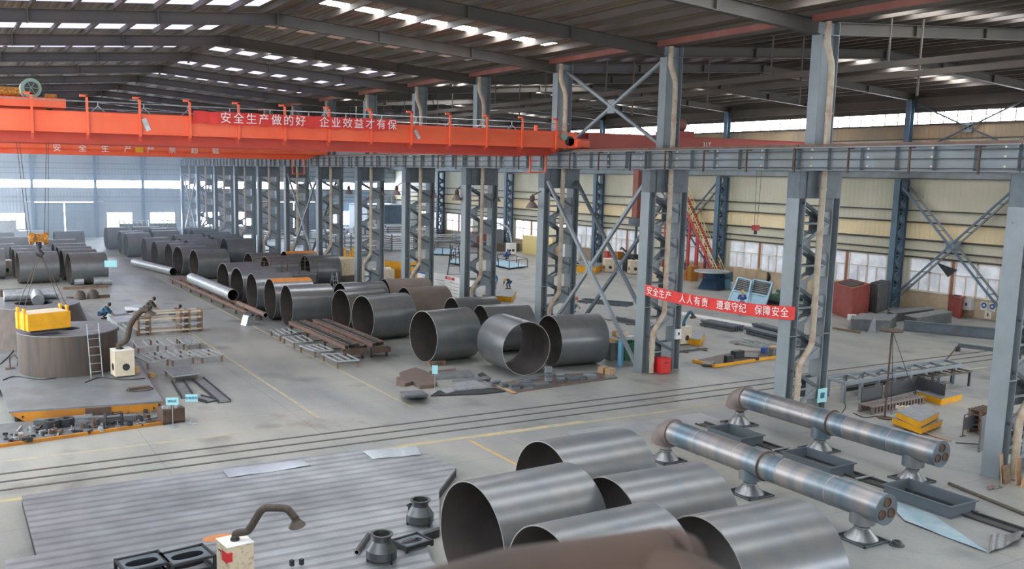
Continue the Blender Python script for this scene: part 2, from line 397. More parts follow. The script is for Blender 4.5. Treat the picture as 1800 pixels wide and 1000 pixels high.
# ---- roof: four slopes, sheeting with translucent strips
def slope(x0, x1, y0, y1, t0, t1, mb=None):
    mb = mb or MB()
    return mb.add([(x0, y0, zr(x0)+t0), (x1, y0, zr(x1)+t0), (x1, y1, zr(x1)+t0), (x0, y1, zr(x0)+t0),
                   (x0, y0, zr(x0)+t1), (x1, y0, zr(x1)+t1), (x1, y1, zr(x1)+t1), (x0, y1, zr(x0)+t1)],
                  [(0, 3, 2, 1), (4, 5, 6, 7), (0, 1, 5, 4), (1, 2, 6, 5), (2, 3, 7, 6), (3, 0, 4, 7)])
SL = []   # (x0,x1, [(y0,y1,material)])
left = []
for k in range(-2, 13): left.append((9*k+6.9, 9*k+8.85, 'sky_left' if k >= 2 else 'sky_near'))
right = [(-11, -9.5, 'sky_near'), (-2, -.5, 'sky_near'), (6.5, 8, 'sky_near'), (23.4, 24.5, 'sky_right'), (31.6, 32.8, 'sky_dim'), (39.8, 40.7, 'sky_right'), (42.8, 44.6, 'sky_left')]
for k in range(5, 13): right.append((9*k+6.9, 9*k+8.7, 'sky_left'))
right3 = [(-11, -9.5, 'sky_near'), (-2, -.5, 'sky_near'), (6.5, 8, 'sky_near'), (25.5, 26.5, 'sky_left'), (45, 46, 'sky_right'), (63, 64.5, 'sky_right'), (82, 84, 'sky_left'), (100, 102, 'sky_left')]
right4 = [(-11, -9.5, 'sky_near'), (-2, -.5, 'sky_near'), (6.5, 8, 'sky_near'), (22.6, 23.7, 'sky_right'), (39.4, 41, 'sky_right'), (57, 58.5, 'sky_right'), (75, 77, 'sky_right'), (93, 95, 'sky_left')]
sn = 200; ceil = MB()
for (x0, x1, strips) in ((-31.9, -15.4, left), (-15.4, .9, right), (.9, 17.6, right3), (17.6, 34.7, right4)):
    def zr(x, a=x0, b=x1, za=None, zb=None):
        za = {-31.9: 16.15, -15.4: 17.35, .9: 16.15, 17.6: 17.3}[a]; zb = {-15.4: 17.35, .9: 16.15, 17.6: 17.3, 34.7: 16.3}[b]
        return za+(x-a)/(b-a)*(zb-za)
    y = -30
    for (a, b, m) in sorted(strips):
        slope(x0, x1, y, a, 0, .08, ceil); y = b
        sn += 1; m_ = MB(); xa, xb = x0+.9, x1-(2.6 if x0 in (-15.4, 17.6) else .9)
        slope(x0, xa, a, b, 0, .08, ceil); slope(xb, x1, a, b, 0, .08, ceil)
        slope(xa, xb, a, b, 0, .03, m_); struct('window_%d' % sn, m_, m)
    slope(x0, x1, y, YE+1, 0, .08, ceil)
    # purlins every 1.8 m
    n = round((x1-x0)/1.8)
    for k in range(n+1):
        x = x0+(x1-x0)*(k+.35)/(n+.7); z = zr(x)
        q = MB().box(x-.025, x+.025, -25, YE, z-.30, z-.002).box(x-.11, x+.025, -25, YE, z-.32, z-.30)
        o = struct('roof_purlin', q, 'purlin')
struct('ceiling', ceil, 'roof_sheet')

# rafters, welded plate I-beams
def rafter(p, q, r, dp=.62):
    m = MB(); p, q, r = Vector(p), Vector(q), Vector(r)
    m.ibeam(p, q, .3, dp, .035); m.ibeam(q, r, .3, dp, .035)
    m.box(q.x-.04, q.x+.04, q.y-.18, q.y+.18, q.z-dp/2-.12, q.z+dp/2)
    for a, b in ((p, q), (q, r)):
        for t in (.33, .66): c = a.lerp(b, t); m.box(c.x-.03, c.x+.03, c.y-.16, c.y+.16, c.z-dp/2-.02, c.z+dp/2)
    o = struct('roof_rafter', m, 'rafter'); return o
for k in range(-2, 14):
    Y = 9*k
    rafter((-31.7, Y, 15.58), (-15.4, Y, 16.78), (.75, Y, 15.58), .56)
    Yw = 28.8+9.3*(k-3) if k > 3 else 27+.0*k+(1.8 if k == 3 else 0)+9*(k-3)+(1.8 if k < 3 else 0)*.9
    rafter((1.7, Y, 15.6), (17.6, (Y*.5+Yw*.5), 16.72), (34.4, Yw, 15.75), .5)

# red valley beams along the column tops
for k in range(-1, 13):
    struct('roof_gutter', MB().box(.1, .3, 9*k+.25, 9*k+9-.25, 15.72, 15.98), 'redgut')
    struct('gutter_bottom', MB().box(.3, 1.7, 9*k+.25, 9*k+8.75, 15.86, 15.9), 'purlin')
struct('roof_beam', MB().ibeam((XW-.3, -5, 15.35), (XW-.3, YE, 15.35), .25, .7, .03), 'purlin')

# ---- main column row between the bays
def lattice(parent, w, H, pitch, mc, ml, cx=.42, fy=.62, gp=.72, yo=.22):
    """two chords and zigzag lacing, standing on its own origin"""
    for k, x in enumerate((0, w)):
        m = MB(); a, b = (x, x+cx) if k == 0 else (x-cx, x)
        m.box(a, a+.03, -fy/2, fy/2, 0, H).box(b-.03, b, -fy/2, fy/2, 0, H).box(a+.03, b-.03, -.02, .02, 0, H)
        m.box(a-.03, b+.03, -fy/2-.03, fy/2+.03, 0, .04)
        m.box(a-.012, b+.012, -fy/2-.012, fy/2+.012, H*.37, H*.37+.035)
        m.build('chord', mc, parent)
    xi, xo = cx, w-cx; n = int((H-.3)/pitch); h = pitch/2
    lm_shaded = MB(); gm = MB(); lm_lit = MB()
    for y in (-yo, yo):
        for k in range(n):
            z = .15+k*pitch
            lm_lit.bar((xi-.05, y, z), (xo, y, z+h), .12, .08, (0, 1, 0)); lm_shaded.bar((xo, y, z+h), (xi-.05, y, z+pitch), .13, .10, (0, 1, 0))
            gm.box(xo-gp, xo, y-.01, y+.01, z+h-pitch*.27, z+h+pitch*.27)
            gm.box(xi, xi+gp*.7, y-.012, y+.012, max(.05, z-.3), z+.3)
            gm.box(xi, xo, y-.03, y+.03, z+h-.04, z+h+.04)
    lm_shaded.build('lacing', ml, parent); lm_lit.build('lacing', mc, parent); gm.build('batten_plate', mc, parent)  # falling bars darker, rising ones lighter: lit and shaded faces put into the colours
COLS = {}
for k in range(-1, 14):
    o = thing('crane_column', 'grey lattice crane column carrying the runway, %s counting from the one at the right edge' % ORD[max(k, 0)], 'column', (0, 9*k, 0), group='lattice columns between the two bays', kind='structure')
    if k < 0: o['label'] = 'grey lattice crane column just outside the right edge of the view'
    lattice(o, 2.42, 8.9, 1.72, 'col_grey', 'lace')
    MB().box(0, 2.42, -.31, -.29, 8.9, 9.95).box(0, 2.42, .29, .31, 8.9, 9.95).box(0, .03, -.3, .3, 8.9, 9.95).box(2.39, 2.42, -.3, .3, 8.9, 9.95).box(-.1, 2.5, -.36, .36, 9.95, 9.99).box(.4, .43, -.36, .36, 8.9, 9.95).build('cap_box', 'col_dark', o)
    MB().box(.74, .77, -.25, .25, 9.99, 15.3).box(1.71, 1.74, -.25, .25, 9.99, 15.8).box(.77, 1.71, -.015, .015, 9.99, 15.8).box(.74, 1.74, -.25, .25, 15.3, 15.33).build('upper_shaft', 'col_grey', o)
    COLS[k] = o
    d = MB(); y = -.5
    d.tube([(.75, y, 15.75), (.75, y, 15.0), (.76, y, 14.9), (1.09, y, 14.15), (1.1, y, 14.0), (1.12, y, 13.2), (1.12, y, 9), (1.12, y, 3.2), (1.11, y, 3.0), (1.04, y, 2.86), (.54, y, 2.2), (.47, y, 2.06), (.46, y, 1.9), (.46, y, 1.0), (.46, y, .05)], .125, 12)
    for z in (12.2, 9.2, 7.0, 4.5): d.cyl((1.12, y, z), (1.12, y, z+.1), .15, 12)
    d.cyl((.46, y, 1.3), (.46, y, 1.4), .15, 12)
    if k >= 0: tag(d.build('downpipe', 'downpipe', smooth=True, loc=(0, 9*k, 0)), 'beige rainwater downpipe on the near side of the %s crane column from the right edge' % ORD[k], 'pipe', 'rainwater downpipes')
# runway beams: one per bay on each side
def runway(x, name):
    for k in range(-1, 13):
        Y0, Y1 = 9*k+.02, 9*k+9-.02
        m = MB().box(x-.25, x+.25, Y0, Y1, 10.86, 10.9).box(x-.2, x+.2, Y0, Y1, 10.0, 10.03).box(x-.01, x+.01, Y0, Y1, 10.03, 10.86)
        for j in range(7): y = Y0+.1+j*(Y1-Y0-.2)/6; m.box(x-.2, x+.2, y-.01, y+.01, 10.03, 10.86)
        r = tag(m.build(name, 'runway'), kind='structure')
        MB().box(x-.04, x+.04, Y0, Y1, 10.9, 11.02).build('rail', 'rustrail', r)
runway(.15, 'runway_beam'); runway(2.3, 'runway_beam')
# conductor bars with brackets on the aisle side
cb = thing('conductor_rail', 'three dark conductor bars on rusty brackets along the crane runway beam', 'conductor rail', (0, 0, 0))
for z in (10.72, 10.42, 10.1): MB().box(-.34, -.30, -5, 116.5, z-.02, z+.02).build('bar', 'dark', cb)
for k in range(46):
    y = 1.2+k*2.52; MB().box(-.36, -.30, y-.03, y+.03, 9.92, 10.84).box(-.36, -.05, y-.02, y+.02, 10.8, 10.84).box(-.30, -.08, y-.1, y+.1, 10.4, 10.44).build('bracket', 'rust', cb)
ins = MB()
for k in range(30):
    y = .3+k*2.52
    for z in (10.76, 10.46, 10.14): ins.cyl((-.4, y, z), (-.4, y, z+.06), .035, 8)
i_ = ins.build('insulator', 'cream', cb, smooth=True)
struct('runway_walkway', MB().box(.45, 1.95, -8, 116.5, 10.84, 10.87), 'runway')

# ---- cross bracing
def brace(parent, x, y0, y1, z0, z1, w=.16, m='col_grey', name='brace_bar'):
    MB().bar((x, y0, z0), (x, y1, z1), w, w, (1, 0, 0)).build(name, m, parent)
    MB().bar((x+.02, y0, z1), (x+.02, y1, z0), w, w, (1, 0, 0)).build(name, m, parent)
    MB().box(x-.03, x-.01, (y0+y1)/2-.3, (y0+y1)/2+.3, (z0+z1)/2-.35, (z0+z1)/2+.35).build('gusset_plate', 'col_grey', parent)
for j, k in enumerate((2, 7, 12)):
    t = thing('cross_brace', '%s X-shaped steel bracing below the crane runway' % ('nearest', 'middle', 'farthest')[j], 'brace', (0, 0, 0), group='cross bracing in the column row', kind='structure')
    brace(t, .2, 9*k+.35, 9*k+8.65, .3, 9.3); brace(t, 2.2, 9*k+.35, 9*k+8.65, .3, 9.3, m='col_dark')
    t = thing('cross_brace', '%s X-shaped steel bracing above the crane runway' % ('nearest', 'middle', 'farthest')[j], 'brace', (0, 0, 0), group='cross bracing in the column row', kind='structure')
    brace(t, 1.24, 9*k+.3, 9*k+8.7, 11.1, 15.4, .14)

# ---- wall columns
for k, y in enumerate([19.8]+[28.8+18.6*j for j in range(5)]):
    o = thing('wall_column', 'blue lattice column against the right hand wall, %s from the near end' % ORD[k], 'column', (34.4, y, 0), group='lattice columns along the side wall', kind='structure')
    o.location.x = 33.4 if False else 34.4-1.15
    lattice(o, 1.15, 9.6, 1.1, 'col_blue', 'lace', .25, .5, .22, .16)
    MB().box(.05, 1.1, -.25, .25, 9.6, 9.8).build('cap_box', 'col_dark', o)
    MB().box(.55, .58, -.22, .22, 9.8, 15.6).box(.95, .98, -.22, .22, 9.8, 15.6).box(.58, .95, -.015, .015, 9.8, 15.6).build('upper_shaft', 'col_blue', o)
for k in range(-1, 11):
    y0 = 28.8+9.3*k
    m = MB().box(33.3, 33.6, y0, y0+9.25, 10.35, 10.39).box(33.35, 33.55, y0, y0+9.25, 9.82, 9.85).box(33.44, 33.46, y0, y0+9.25, 9.85, 10.35)
    struct('runway_beam', m, 'runway')
for (y0, y1) in ((19.8, 28.8), (47.4, 56.7)):
    t = thing('cross_brace', 'laced double X bracing against the side wall, %s' % ('nearer one with clear gusset at its crossing' if y0 < 30 else 'farther one behind the column row bracing'), 'brace', (0, 0, 0), group='wall bracing', kind='structure')
    for x in (33.45, 34.25): brace(t, x, y0+.3, y1-.3, .9, 9.2, .13, 'col_grey' if x > 34 else 'col_blue')
    m = MB()
    for i in range(1, 8):
        f = i/8
        if i == 4: continue
        for (a, b) in ((.9, 9.2), (9.2, .9)):
            z = a+(b-a)*f; y = y0+.3+(y1-y0-.6)*f; m.bar((33.45, y, z), (34.25, y, z), .05)
    m.build('tie_bar', 'lace', t)
for y in (28.8-9, 28.8):
    pass
t = thing('cross_brace', 'thin X bracing across the high clerestory windows at the right', 'brace', (0, 0, 0), group='wall bracing', kind='structure')
brace(t, 34.3, 20.1, 28.5, 11.6, 15.3, .1, 'lace')
# ================================================================= overhead cranes
def crane(name, label, Y, x0, x1, body, web, z0=10.65, text=None, hand=True):
    t = thing(name, label, 'overhead crane', (0, 0, 0))
    # near girder: box web, walkway fascia in front of it
    for j, yy in enumerate((Y+.75, Y+3.4)):
        m = MB(); e = 1.6
        m.add([(x0+e, yy, z0), (x1-e, yy, z0), (x1-.3, yy, z0+.5), (x1-.3, yy, z0+1.3), (x0+.3, yy, z0+1.3), (x0+.3, yy, z0+.5),
               (x0+e, yy+.5, z0), (x1-e, yy+.5, z0), (x1-.3, yy+.5, z0+.5), (x1-.3, yy+.5, z0+1.3), (x0+.3, yy+.5, z0+1.3), (x0+.3, yy+.5, z0+.5)],
              [(0, 1, 2, 3, 4, 5), (11, 10, 9, 8, 7, 6), (0, 6, 7, 1), (1, 7, 8, 2), (2, 8, 9, 3), (3, 9, 10, 4), (4, 10, 11, 5), (5, 11, 6, 0)])
        m.box(x0+.3, x1-.3, yy+.2, yy+.3, z0+1.3, z0+1.36)
        m.build('girder', web, t)
    m = MB().box(x0+.6, x1-.2, Y, Y+.04, z0+.47, z0+1.25).box(x0+.6, x1-.2, Y-.05, Y+.75, z0+.43, z0+.47).box(x0+.6, x1-.2, Y-.03, Y+.05, z0+1.25, z0+1.28)
    m.build('walkway_panel', body, t)
    ec = [MB().box(xx, xx+.8, Y-.1, Y+4.3, z0+.45, z0+.95).build('end_carriage', body, t) for xx in (x0, x1-.8)]
    for xx in (x0+.4, x1-.3):
        for yy in (Y+.2, Y+4.0): MB().cyl((xx-.08, yy, z0+.56), (xx+.08, yy, z0+.56), .17, 20).build('wheel', 'dark', ec[xx > 0 and xx > x0+5], smooth=True)
    return t
E_Y = 24.3
t = crane('overhead_crane', 'orange overhead travelling crane with railing and slogan banner, nearest of the cranes', E_Y, -31.5, .6, 'orange', 'orange_shaded')
k = 0; x = -1.0
while x > -31:
    m = MB().box(x-.045, x+.045, E_Y-.12, E_Y-.03, 11.0, 12.6).box(x-.28, x+.045, E_Y-.12, E_Y-.03, 12.53, 12.62)
    rp_ = m.build('railing_post', 'orange', t)
    MB().add([(x-.05, E_Y, 11.08), (x+.05, E_Y, 11.08), (x+.05, E_Y+.6, 11.08), (x-.05, E_Y+.6, 11.08), (x-.05, E_Y, 10.8), (x+.05, E_Y, 10.8)],
             [(0, 1, 2, 3), (0, 4, 5, 1), (0, 3, 4), (1, 5, 2), (4, 3, 2, 5)]).build('bracket', 'orange_shaded', rp_)
    x -= 2.14 if x > -20 else 2.1
MB().cyl((-31, E_Y-.1, 12.35), (-.2, E_Y-.1, 12.35), .022, 6).build('hand_cable', 'galv', t)
MB().cyl((-31, E_Y+.6, 12.1), (-.2, E_Y+.6, 12.1), .018, 6).build('hand_cable', 'galv', t)
for x in range(-30, -1, 2):
    MB().bar((x, E_Y+3.6, 11.95), (x+.5, E_Y+3.6, 12.4), .03).bar((x+.5, E_Y+3.6, 12.4), (x+1.0, E_Y+3.6, 11.95), .03).bar((x+.5, E_Y+3.6, 12.4), (x+.5, E_Y+3.6, 12.6), .03).build('cable_bracket', 'galv', t)
MB().bar((-22.2, E_Y-.02, 11.75), (-22.0, E_Y-.02, 11.25), .02, .2, (1, 0, 0)).build('name_plate', 'galv', t)
MB().bar((-9.35, E_Y-.02, 11.72), (-9.1, E_Y-.02, 11.3), .02, .16, (1, 0, 0)).build('name_plate', 'galv', t)
# maintenance cage below the end
m = MB(); x0, x1, y = -1.9, -.9, E_Y+1.0
for xx in (x0, x1): m.box(xx-.04, xx+.04, y-.04, y+.04, 9.75, 10.7)
m.box(x0, x1, y-.04, y+.04, 9.75, 9.82).box(x0, x0+.4, y-.03, y+.03, 10.35, 10.4)
m.box(x0, x1, y, y+.7, 9.75, 9.78); m.build('cage', 'orange', t)
MB().box(.2, 1.0, E_Y-.35, E_Y+.3, 11.15, 11.5).build('drive_housing', 'orange', t)
MB().cyl((-.5, E_Y-.1, 11.7), (-.5, E_Y+.6, 11.7), .22, 14).build('motor', 'motor_g', t, smooth=True)
MB().cyl((-.1, E_Y-.1, 11.45), (-.1, E_Y+.4, 11.45), .26, 14).build('gearbox', 'dark', t, smooth=True)
MB().cyl((-2.0, E_Y+.4, 11.9), (-2.0, E_Y+.4, 12.25), .1, 10).build('warning_horn', 'orange', t, smooth=True)

# trolley on the crane with hoist drum and hook
t = thing('crane_trolley', 'orange hoist trolley with round green motor on top of the nearest crane', 'trolley', (-27.6, E_Y+2.2, 11.95))
MB().box(-2.2, 2.4, -1.7, 1.6, .12, .5).build('frame', 'orange', t)
for xx in (-1.4, 1.8):
    for yy in (-1.3, 1.4): MB().cyl((xx, yy-.06, .16), (xx, yy+.06, .16), .15, 16).build('wheel', 'dark', t, smooth=True)
MB().cyl((1.15, -1.2, .9), (1.15, -.2, .9), .4, 24).build('hoist_motor', 'motor_g', t, smooth=True)
MB().cyl((1.15, -1.26, .9), (1.15, -1.2, .9), .26, 24).build('fan_cover', 'dark', [c for c in t.children if c.name.startswith('hoist_motor')][0], smooth=True)
m = MB()
for k in range(6): a = k*PI/3; m.bar((1.15, -1.28, .9), (1.15+.24*math.cos(a), -1.28, .9+.24*math.sin(a)), .02)
m.build('fan_blade', 'motor_g', [c for c in t.children if c.name.startswith('hoist_motor')][0])
MB().cyl((-.2, -1.1, .72), (.7, -1.1, .72), .2, 16).build('gearbox', 'brass', t, smooth=True)
MB().cyl((-1.9, -.6, .75), (-1.1, -.6, .75), .17, 14).build('cable_drum', 'dark', t, smooth=True)
MB().tube([(-1.8, -1.3, .5), (-1.0, -1.5, .35), (-.2, -1.5, .42), (.8, -1.5, .32), (1.6, -1.45, .45)], .03, 6).build('cable', 'cable', t, smooth=True)
MB().cyl((1.65, -1.2, .6), (2.1, -1.2, .6), .1, 12).build('brake', 'brass', t, smooth=True)
HY = 27.0
t = thing('crane_hook_block', 'orange and black striped hook block hanging on steel ropes at the left', 'hook block', (-26.3, HY, 6.45))
m = MB()
for dx in (-.28, .28):
    m.cyl((dx-.09, 0, .1), (dx+.09, 0, .1), .26, 20)
m.build('sheave', 'brass', t, smooth=True)
m = MB().box(-.4, .4, -.1, .1, -.05, .3); m.build('side_plate', 'brass', t)
MB().cyl((0, 0, -.32), (0, 0, -.05), .12, 12).tube([(0, 0, -.3), (.02, 0, -.45), (.14, 0, -.55), (.05, 0, -.68), (-.1, 0, -.62), (-.14, 0, -.5)], [.06, .07, .08, .08, .06, .03], 8).build('hook', 'dark', t, smooth=True)
for dx, dx2 in ((-.42, -.75), (-.30, -.62), (.24, .58), (.40, .66)): MB().cyl((dx, 0, .2), (dx2*.9, .2, 4.3), .013, 6).build('wire_rope', 'dark', t)

# yellow lifting magnet
t = thing('lifting_magnet', 'bright yellow box-shaped lifting magnet hanging over the round tank', 'lifting magnet', (-26.25, 27.2, 2.45), .32)
m = MB().box(-.95, .95, -.65, .65, .12, .85); m.build('body', 'yellow', t)
MB().box(-.88, .88, -.58, .58, .85, .87).build('cover_plate', 'cream', t)
for xx in (-.95, .95):
    for yy in (-.3, .35):
        MB().box(xx-.05 if xx < 0 else xx-.03, xx+.03 if xx < 0 else xx+.05, yy-.07, yy+.07, .12, .98).cyl((xx-.05, yy, 1.0), (xx+.05, yy, 1.0), .1, 12).build('lifting_lug', 'yellow', t)
MB().box(-.8, .8, -.5, .5, 0, .12).build('magnet_face', 'dark', t)
o = MB()
for (dx, dy) in ((-.95, -.3), (-.95, .35), (.95, -.3), (.95, .35)):
    c, s_ = math.cos(.32), math.sin(.32); a = (-26.25+dx*c-dy*s_, 27.2+dx*s_+dy*c, 3.5); o.cyl(a, (-26.27, HY, 5.95), .016, 6)
tag(o.build('lifting_sling', 'brass' if False else 'duct'), 'thin wire lifting slings from the hook down to the yellow magnet', 'sling')

def text(parent, s, loc, size, rot, m='white', name='lettering', ex=.004):
    cu = bpy.data.curves.new(name, 'FONT'); cu.body = s; cu.size = size; cu.align_x = 'CENTER'; cu.align_y = 'CENTER'; cu.extrude = ex
    cu.materials.append(M[m]); o = bpy.data.objects.new(name, cu); col.objects.link(o)
    o.location = loc; o.rotation_euler = rot
    if parent: o.parent = parent
    return o
# banner on the near crane
t = thing('slogan_banner', 'long red cloth banner with white slogan characters on the orange crane railing', 'banner', (0, 0, 0))
m = MB(); n = 60; P = []; Q = []
for i in range(n+1):
    x = -20.15+9.75*i/n; y = 24.1+.025*math.sin(i*1.7)+.02*math.sin(i*.6); dz = .03*math.sin(i*.9); e = 0 if i < n-2 else .25*(i-n+2)/2
    P += [(x, y, 12.16+dz*.5), (x, y-.02*math.sin(i*2.3), 11.9), (x-e, y, 11.62+dz)]
m.add(P, [(3*i+j, 3*i+3+j, 3*i+4+j, 3*i+1+j) for i in range(n) for j in range(2)]); m.build('cloth', 'banner', t, smooth=True)
s1 = '安全生产做的好 企业效益才有保'
for i, ch in enumerate(s1):
    if ch != ' ': text(t, ch, (-18.75+i*.575, 24.02, 11.88), .5, (PI/2, 0, 0))

t = crane('overhead_crane', 'bright orange overhead crane further down the aisle with small white characters', 62, -31.5, .6, 'orange', 'orange', 10.6)
for i, (px, ch) in enumerate(zip((100, 145, 185, 225, 265, 303, 342, 379), '安全生产严禁超载')):
    p = atY(px, 258.5+px*.018, 61.9); text(t, ch, tuple(p), .62, (PI/2, 0, 0))
p = atY(245, 263.5, 61.9); MB().box(p.x-.3, p.x+.3, 61.9, 61.95, p.z-.2, p.z+.2).build('name_plate', 'yellow', t)
m = MB()
for xx in (-2.3, -1.2): m.box(xx-.04, xx+.04, 62.9, 62.98, 9.3, 10.6)
m.box(-2.3, -1.2, 62.9, 62.98, 9.3, 9.38); m.build('cage', 'orange', t)
t = crane('overhead_crane', 'dull red overhead crane spanning the right hand bay', 26.2, 2.0, 33.5, 'crane_red', 'crane_red', 10.75)
p = atY(1243, 255, 26.1); text(t, '31T', (p.x, 26.12, p.z), .42, (PI/2, 0, 0))
t = thing('crane_trolley', 'small red hoist trolley on the right hand crane seen against the clerestory', 'trolley', (11.0, 28.5, 12.12))
MB().box(-.8, .8, -.9, .9, 0, .35).build('frame', 'crane_red', t)
MB().cyl((-.6, 0, .75), (.6, 0, .75), .4, 20).build('hoist_drum', 'redgut', t, smooth=True)
MB().tube([(-.5, 0, .35), (-.5, 0, 1.2), (-.3, 0, 1.5), (0, 0, 1.55)], .16, 12).build('vent_pipe', 'redgut', t, smooth=True)

# second banner between two columns
t = thing('slogan_banner', 'red cloth banner with white slogan characters strung between two lattice columns', 'banner', (0, 0, 0))
A = atX(1134, 509, -.12); B = atX(1398, 551, -.12)
n = 48; P = []
def bp(f, dz=0):
    z = A.z+(B.z-A.z)*f-.22*4*f*(1-f)*.8
    return Vector((-.12-.05*math.sin(f*9), A.y+(B.y-A.y)*f, z+dz))
hh = .27
for i in range(n+1):
    f = i/n; c = bp(f); wv = .03*math.sin(i*1.3)
    P += [(c.x+wv, c.y, c.z+hh), (c.x-wv, c.y, c.z), (c.x+wv, c.y, c.z-hh)]
m = MB().add(P, [(3*i+j, 3*i+3+j, 3*i+4+j, 3*i+1+j) for i in range(n) for j in range(2)]); m.build('cloth', 'banner', t, smooth=True)
s2 = '安全生产 人人有责 遵章守纪 保障安全'
for i, ch in enumerate(s2):
    if ch == ' ': continue
    f = .045+.905*i/(len(s2)-1); c = bp(f); d = bp(f+.01)-bp(f-.01); tl = math.atan2(d.z, -d.y)
    o = text(t, ch, (c.x-.06, c.y, c.z), .43, (PI/2, 0, -PI/2)); o.rotation_euler = (Matrix.Rotation(-PI/2, 3, 'Z') @ Matrix.Rotation(-tl*-1, 3, 'Y').inverted() @ Matrix.Rotation(PI/2, 3, 'X')).to_euler()

# ================================================================= rolled steel cylinders
def ring_mesh(R, L, th=.028, n=72, seam=.3, paint=None):
    m = MB(); P = []
    xs = [0, L/2, L] ; N = n
    for r in (R, R-th):
        for x in xs:
            for k in range(N): a = 2*PI*k/N; P.append((x, r*math.cos(a), R+r*math.sin(a)))
    F = []; MI = []
    K = len(xs)
    for s_ in (0, 1):
        for i in range(K-1):
            for k in range(N):
                a = s_*K*N+i*N+k; b = s_*K*N+i*N+(k+1) % N; q = (a, b, b+N, a+N)
                F.append(q if s_ else q[::-1])
                ang = 2*PI*(k+.5)/N
                MI.append(1 if s_ else (3 if paint and paint[0] < ang < paint[1] and True else 0))
    for i in (0, K-1):
        for k in range(N):
            a = i*N+k; b = i*N+(k+1) % N; q = (a, b, b+K*N, a+K*N); F.append(q if i == K-1 else q[::-1]); MI.append(2)
    m.v = P; m.f = F; m.m = MI; return m
def ring(label, x, y, R, L, yaw, outer='steel', paint=None, group=None, z=0, roll=.0, seams=True, name='steel_cylinder'):
    t = thing(name, label, 'steel cylinder', (x, y, z), yaw, group)
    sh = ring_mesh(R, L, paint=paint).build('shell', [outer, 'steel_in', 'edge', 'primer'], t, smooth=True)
    a = 2.2+roll; m = MB()
    rr = R-.03; yy, zz = rr*math.cos(a), R+rr*math.sin(a)
    m.bar((0.02, yy, zz), (L-.02, yy, zz), .03, .012, (0, math.cos(a), math.sin(a)))
    if seams: m.build('weld_seam', 'edge', t)
    return t
FG = 'rolled steel cylinders in the foreground'
ring('wide-open dark steel cylinder in front, beside the two flanged reducers', -19.81, -.02, 1.37, 2.96, .05, group=FG)
ring('steel cylinder farthest back in the foreground group, nearest the floor rails', -16.42, 2.05, 1.36, 2.85, .03, group=FG)
ring('middle steel cylinder of the foreground group with bright cut rim', -16.73, -1.10, 1.36, 2.86, -.02, group=FG)
ring('steel cylinder partly hidden behind the blurred rusty handrail', -19.88, -3.09, 1.38, 2.91, .02, group=FG)
ring('steel cylinder at the bottom edge with brownish side and a pale weld line', -16.64, -4.08, 1.38, 2.76, -.05, group=FG)
MG = 'rolled steel cylinders in rows along the aisle'
D = [
 ('dark open steel cylinder at the near end of the row, beside the bar racks', -8.55, 24.7, 1.33, 2.75, .10),
 ('steel cylinder lying by the gas bottle at the foot of the bracing', -3.15, 21.2, 1.30, 2.80, -.07),
 ('steel cylinder lying right behind the skewed front cylinder', -4.52, 25.77, 1.30, 2.74, -.12),
 ('steel cylinder behind the near end cylinder, second row', -4.52, 29.03, 1.30, 2.69, -.08),
 ('steel cylinder behind the bar racks, nearest them', -8.92, 31.71, 1.30, 2.91, .12),
 ('steel cylinder behind the bar racks, second from them', -9.06, 34.72, 1.30, 2.73, .08),
 ('steel cylinder just left of the brown primed one', -7.79, 37.98, 1.30, 2.92, 0),
 ('brownish steel cylinder in front of the white notice boards', -4.22, 39.05, 1.30, 3.07, -.10),
 ('steel cylinder in front of the brownish one', -4.99, 34.36, 1.30, 2.80, -.03),
 ('steel cylinder in front of the orange-topped one beside the aisle', -11.31, 38.2, 1.29, 2.81, -.01),
 ('steel cylinder with an orange primed top beside the aisle', -11.37, 41.3, 1.33, 2.67, -.01),
 ('steel cylinder just beyond the orange-topped one', -11.39, 45.3, 1.30, 2.68, .01),
 ('steel cylinder second beyond the orange-topped one', -11.32, 49.2, 1.30, 2.79, .10),
 ('steel cylinder third beyond the orange-topped one', -11.29, 53.1, 1.30, 2.77, .09),
 ('steel cylinder standing clear beside the galvanised pipe in the aisle', -10.58, 65.41, 1.30, 2.85, .08),
 ('steel cylinder at the end of the farther galvanised pipe', -11.06, 69.48, 1.30, 2.59, .15),
]
for i, (lb, x, y, R, L, yw) in enumerate(D):
    ring(lb, x, y, R, L, yw, outer='steel_brown' if 'brownish' in lb else 'steel', paint=(1.15, 2.1) if 'primed top' in lb else None, group=MG, roll=(i*1.7) % 2)
far = [(-11.10, 73.2, .1), (-11.73, 76.59, .06), (-11.82, 81.41, .04), (-12.33, 88.89, .04), (-12.38, 92.31, .06), (-12.75, 99.7, .06)]
for i, (x, y, yw) in enumerate(far):
    ring('grey steel cylinder beside the far aisle, %s beyond the farther galvanised pipe' % ORD[i], x, y, 1.3, 2.5, yw, group=MG, seams=False)
mid = [(-8.5, 77.3), (-8.5, 80.2), (-8.0, 85.2), (-8.9, 92.6), (-8.2, 96.7), (-9.6, 100)]
for i, (x, y) in enumerate(mid):
    ring('grey steel cylinder in the far middle row, %s from its near end' % ORD[i], x, y, 1.3, 3.0, .03, group=MG, seams=False)
back = [(-4.46, 78.2), (-4.67, 81.8), (-4.24, 84.92), (-4.09, 88.31), (-4.1, 93.58), (-4.2, 96.3)]
for i, (x, y) in enumerate(back):
    ring('grey steel cylinder in the far row next to the columns, %s from its near end' % ORD[i], x, y, 1.3, 2.95, .04, group=MG, seams=False)
ring('grey steel cylinder left of the railed work platform', -7.02, 60.93, 1.3, 2.7, .05, group=MG)
ring('grey steel cylinder standing behind the railed work platform', -6.6, 57.6, 1.3, 2.7, 0, group=MG)
